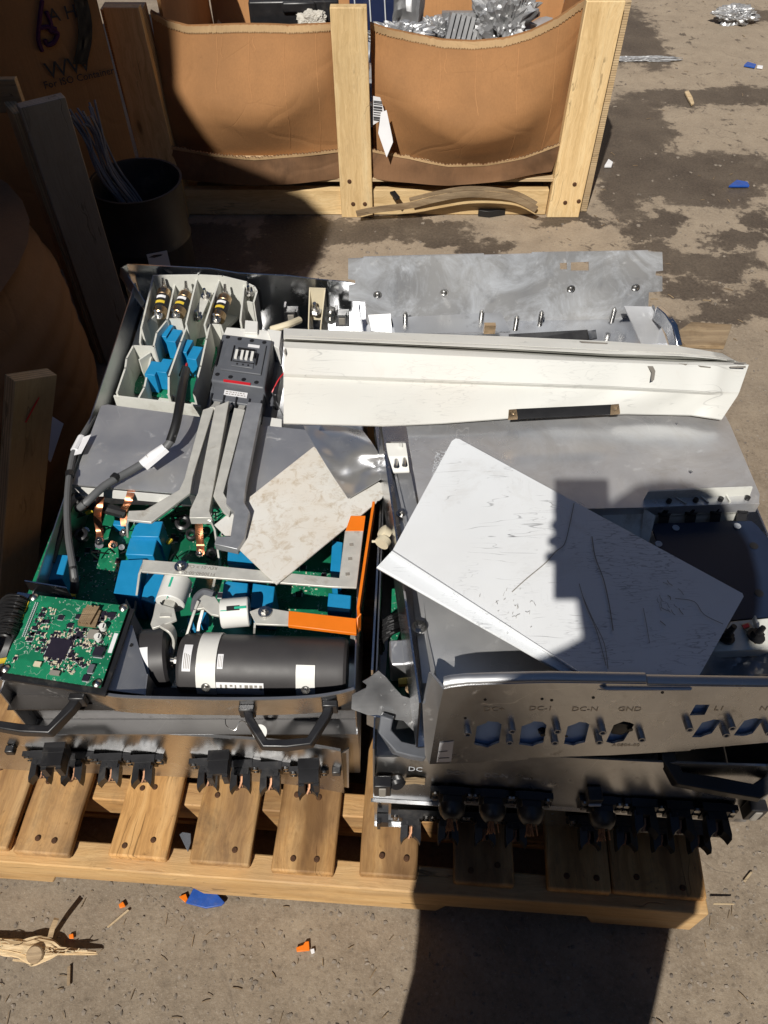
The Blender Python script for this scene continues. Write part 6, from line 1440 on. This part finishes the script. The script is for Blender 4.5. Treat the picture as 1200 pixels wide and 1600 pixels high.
for w_, pts in ((.0016, [(925, 838), (930, 870), (943, 905), (952, 945), (958, 985)]), (.0010, [(905, 912), (915, 945), (932, 985), (947, 1040)]), (.0010, [(910, 930), (925, 965), (944, 1005), (950, 1045)]), (.0014, [(897, 786), (890, 820), (882, 850), (868, 862), (852, 880), (822, 905), (800, 925)]), (.0008, [(1005, 950), (1010, 975), (1015, 1005)]), (.0010, [(1055, 935), (1085, 940), (1100, 960), (1130, 975)])):
    mb.cut(); P_ = [lw(x, y, .0028) for x, y in pts]; mb.bar(P_, w_ * .75, .0003, N0, 4)
r_ = random.Random(19)
for k in range(16):
    x, y = r_.gauss(1045, 12), r_.gauss(935, 16); a_ = r_.gauss(.95, .35); L_ = r_.uniform(5, 16); mb.cut()
    mb.bar([lw(x, y, .0028), lw(x + math.cos(a_) * L_ * .5 + r_.uniform(-2, 2), y + math.sin(a_) * L_ * .5, .0028), lw(x + math.cos(a_) * L_, y + math.sin(a_) * L_, .0028)], r_.uniform(.0003, .0010), .0003, N0, 3)
for k in range(26):
    x, y = r_.gauss(800, 20), r_.gauss(945, 16); a_ = r_.gauss(1.9, .7); L_ = r_.uniform(2, 8); mb.cut()
    mb.bar([lw(x, y, .0028), lw(x + math.cos(a_) * L_ * .5, y + math.sin(a_) * L_ * .5 + r_.uniform(-2, 2), .0028), lw(x + math.cos(a_) * L_, y + math.sin(a_) * L_, .0028)], r_.uniform(.0002, .0005), .0003, N0, 3)
mb.build('scratch', M['inkgrey'], pn, smooth=0)
# long white channel behind it
lp = thing('white_sheet', 'long creamy white folded steel panel lying across both stacks at the back', 'panel', W(790, 600, .62))
tops = [[(443, 513), (600, 519), (800, 526), (950, 533), (1062, 541), (1110, 549), (1128, 552)],
        [(443, 529), (600, 536), (800, 545), (950, 553), (1062, 556), (1118, 560), (1150, 564)],
        [(443, 532), (600, 539), (800, 548), (950, 557), (1062, 561), (1118, 563), (1157, 566)],
        [(443, 534), (600, 542), (800, 552), (950, 561), (1062, 566), (1118, 566), (1164, 567)],
        [(444, 543), (600, 551), (800, 560), (950, 566), (1062, 570), (1122, 571), (1170, 570)],
        [(443, 584), (600, 590), (800, 598), (950, 603), (1062, 609), (1112, 612), (1155, 613)],
        [(443, 589), (600, 596), (800, 603), (950, 609), (1062, 614), (1110, 617), (1152, 619)],
        [(443, 661), (600, 665), (690, 661), (850, 649), (980, 646), (1080, 648), (1128, 655)]]
zz = [.668, .672, .640, .672, .673, .652, .644, .612]
def colp(row, u): k = u * 6; i = min(int(k), 5); a, b = row[i], row[i + 1]; t = k - i; return (a[0] + (b[0] - a[0]) * t, a[1] + (b[1] - a[1]) * t)
def lpf(u, v):
    k = v * 7; i = min(int(k + 1e-6), 6); t = k - i; A_, B_ = colp(tops[i], u), colp(tops[i + 1], u)
    x, y = A_[0] + (B_[0] - A_[0]) * t, A_[1] + (B_[1] - A_[1]) * t; z = zz[i] + (zz[i + 1] - zz[i]) * t
    z -= .020 * max(0, u - .85) / .15 * (1 - v) ; z += .004 * noise.noise(V((u * 6, v * 3, 1)))
    return W(x, y, z)
mb = MB(); mb.grid(lpf, 48, 28, (0, .0005, -.0025)); mb.build('sheet', M['cream'], lp, smooth=24)
mb = MB(); a, b = W(443, 514, .667), W(1062, 541, .667); mb.prism([a, b, b - UP * .03, a - UP * .03], (0, .002, 0)); mb.build('back_fold', M['cream'], lp)
mb = MB()                                       # thin layered flanges along its back edge
for y0, y1, z_, xe in ((517, 524, .0035, .97), (525.5, 528, .0050, .93)):
    mb.cut()
    def fl_(u, v, y0=y0, y1=y1, z_=z_, xe=xe):
        f = (y0 - 513 + (y1 - y0) * v) / 16.0; A_, B_ = colp(tops[0], u * xe), colp(tops[1], u * xe)
        return W(A_[0] + (B_[0] - A_[0]) * f, A_[1] + (B_[1] - A_[1]) * f, .668 + .004 * f + z_ - .020 * max(0, u * xe - .85) / .15 + .0012 * noise.noise(V((u * 14, v, y0))))
    mb.grid(fl_, 60, 1, (0, 0, -.0018))
mb.build('flange', M['cream'], lp)
mb = MB()
for pts in ([(1010, 570), (1020, 572), (1024, 580), (1022, 594), (1017, 596), (1018, 582)], [(1140, 573), (1165, 572), (1165, 575), (1142, 575)], [(770, 554), (805, 556), (800, 558), (775, 556.5)], [(1090, 571), (1112, 572), (1110, 575), (1094, 573.5)], [(1060, 568), (1074, 569), (1072, 571), (1062, 570)], [(905, 533), (950, 536), (946, 538), (910, 535.5)], [(566, 533), (575, 533), (574, 535), (567, 535)], [(444, 545), (447, 545), (447, 552), (444, 556)], [(1148, 566), (1166, 566.5), (1165, 568.5), (1149, 567.5)]):
    def onlp(x, y):
        return W(x, y, .672)
    mb.cut(); mb.prism([onlp(x, y) for x, y in pts], (0, 0, .0004))
mb.build('paint_chip', M['inkgrey'], lp)
bx_ = thing('eyelet_strip', 'black strip with two tan eyelet ends lying at the edge of the long white panel', 'strip', W(880, 643, .615))
mb = MB(); mb.prism([W(806, 639, .650), W(955, 632, .650), W(958, 645, .636), W(806, 653, .636)], (0, 0, -.003)); mb.build('strip', M['plastic_k'], bx_)
for o_ in ((795, 640), (955, 632)):
    mb = MB(); mb.sheet([(o_[0], o_[1]), (o_[0] + 12, o_[1] - 1), (o_[0] + 14, o_[1] + 13), (o_[0] - 1, o_[1] + 14)], [[(o_[0] + 4 + 4 * .5 * (1 + math.cos(q)), o_[1] + 5 + 4 * .5 * (1 + math.sin(q))) for q in [k * .785 for k in range(8)]]], lambda x, y: W(x, y, .651 - (y - o_[1]) * .0011), (0, 0, -.003)); mb.build('eyelet', M['brass'], bx_)
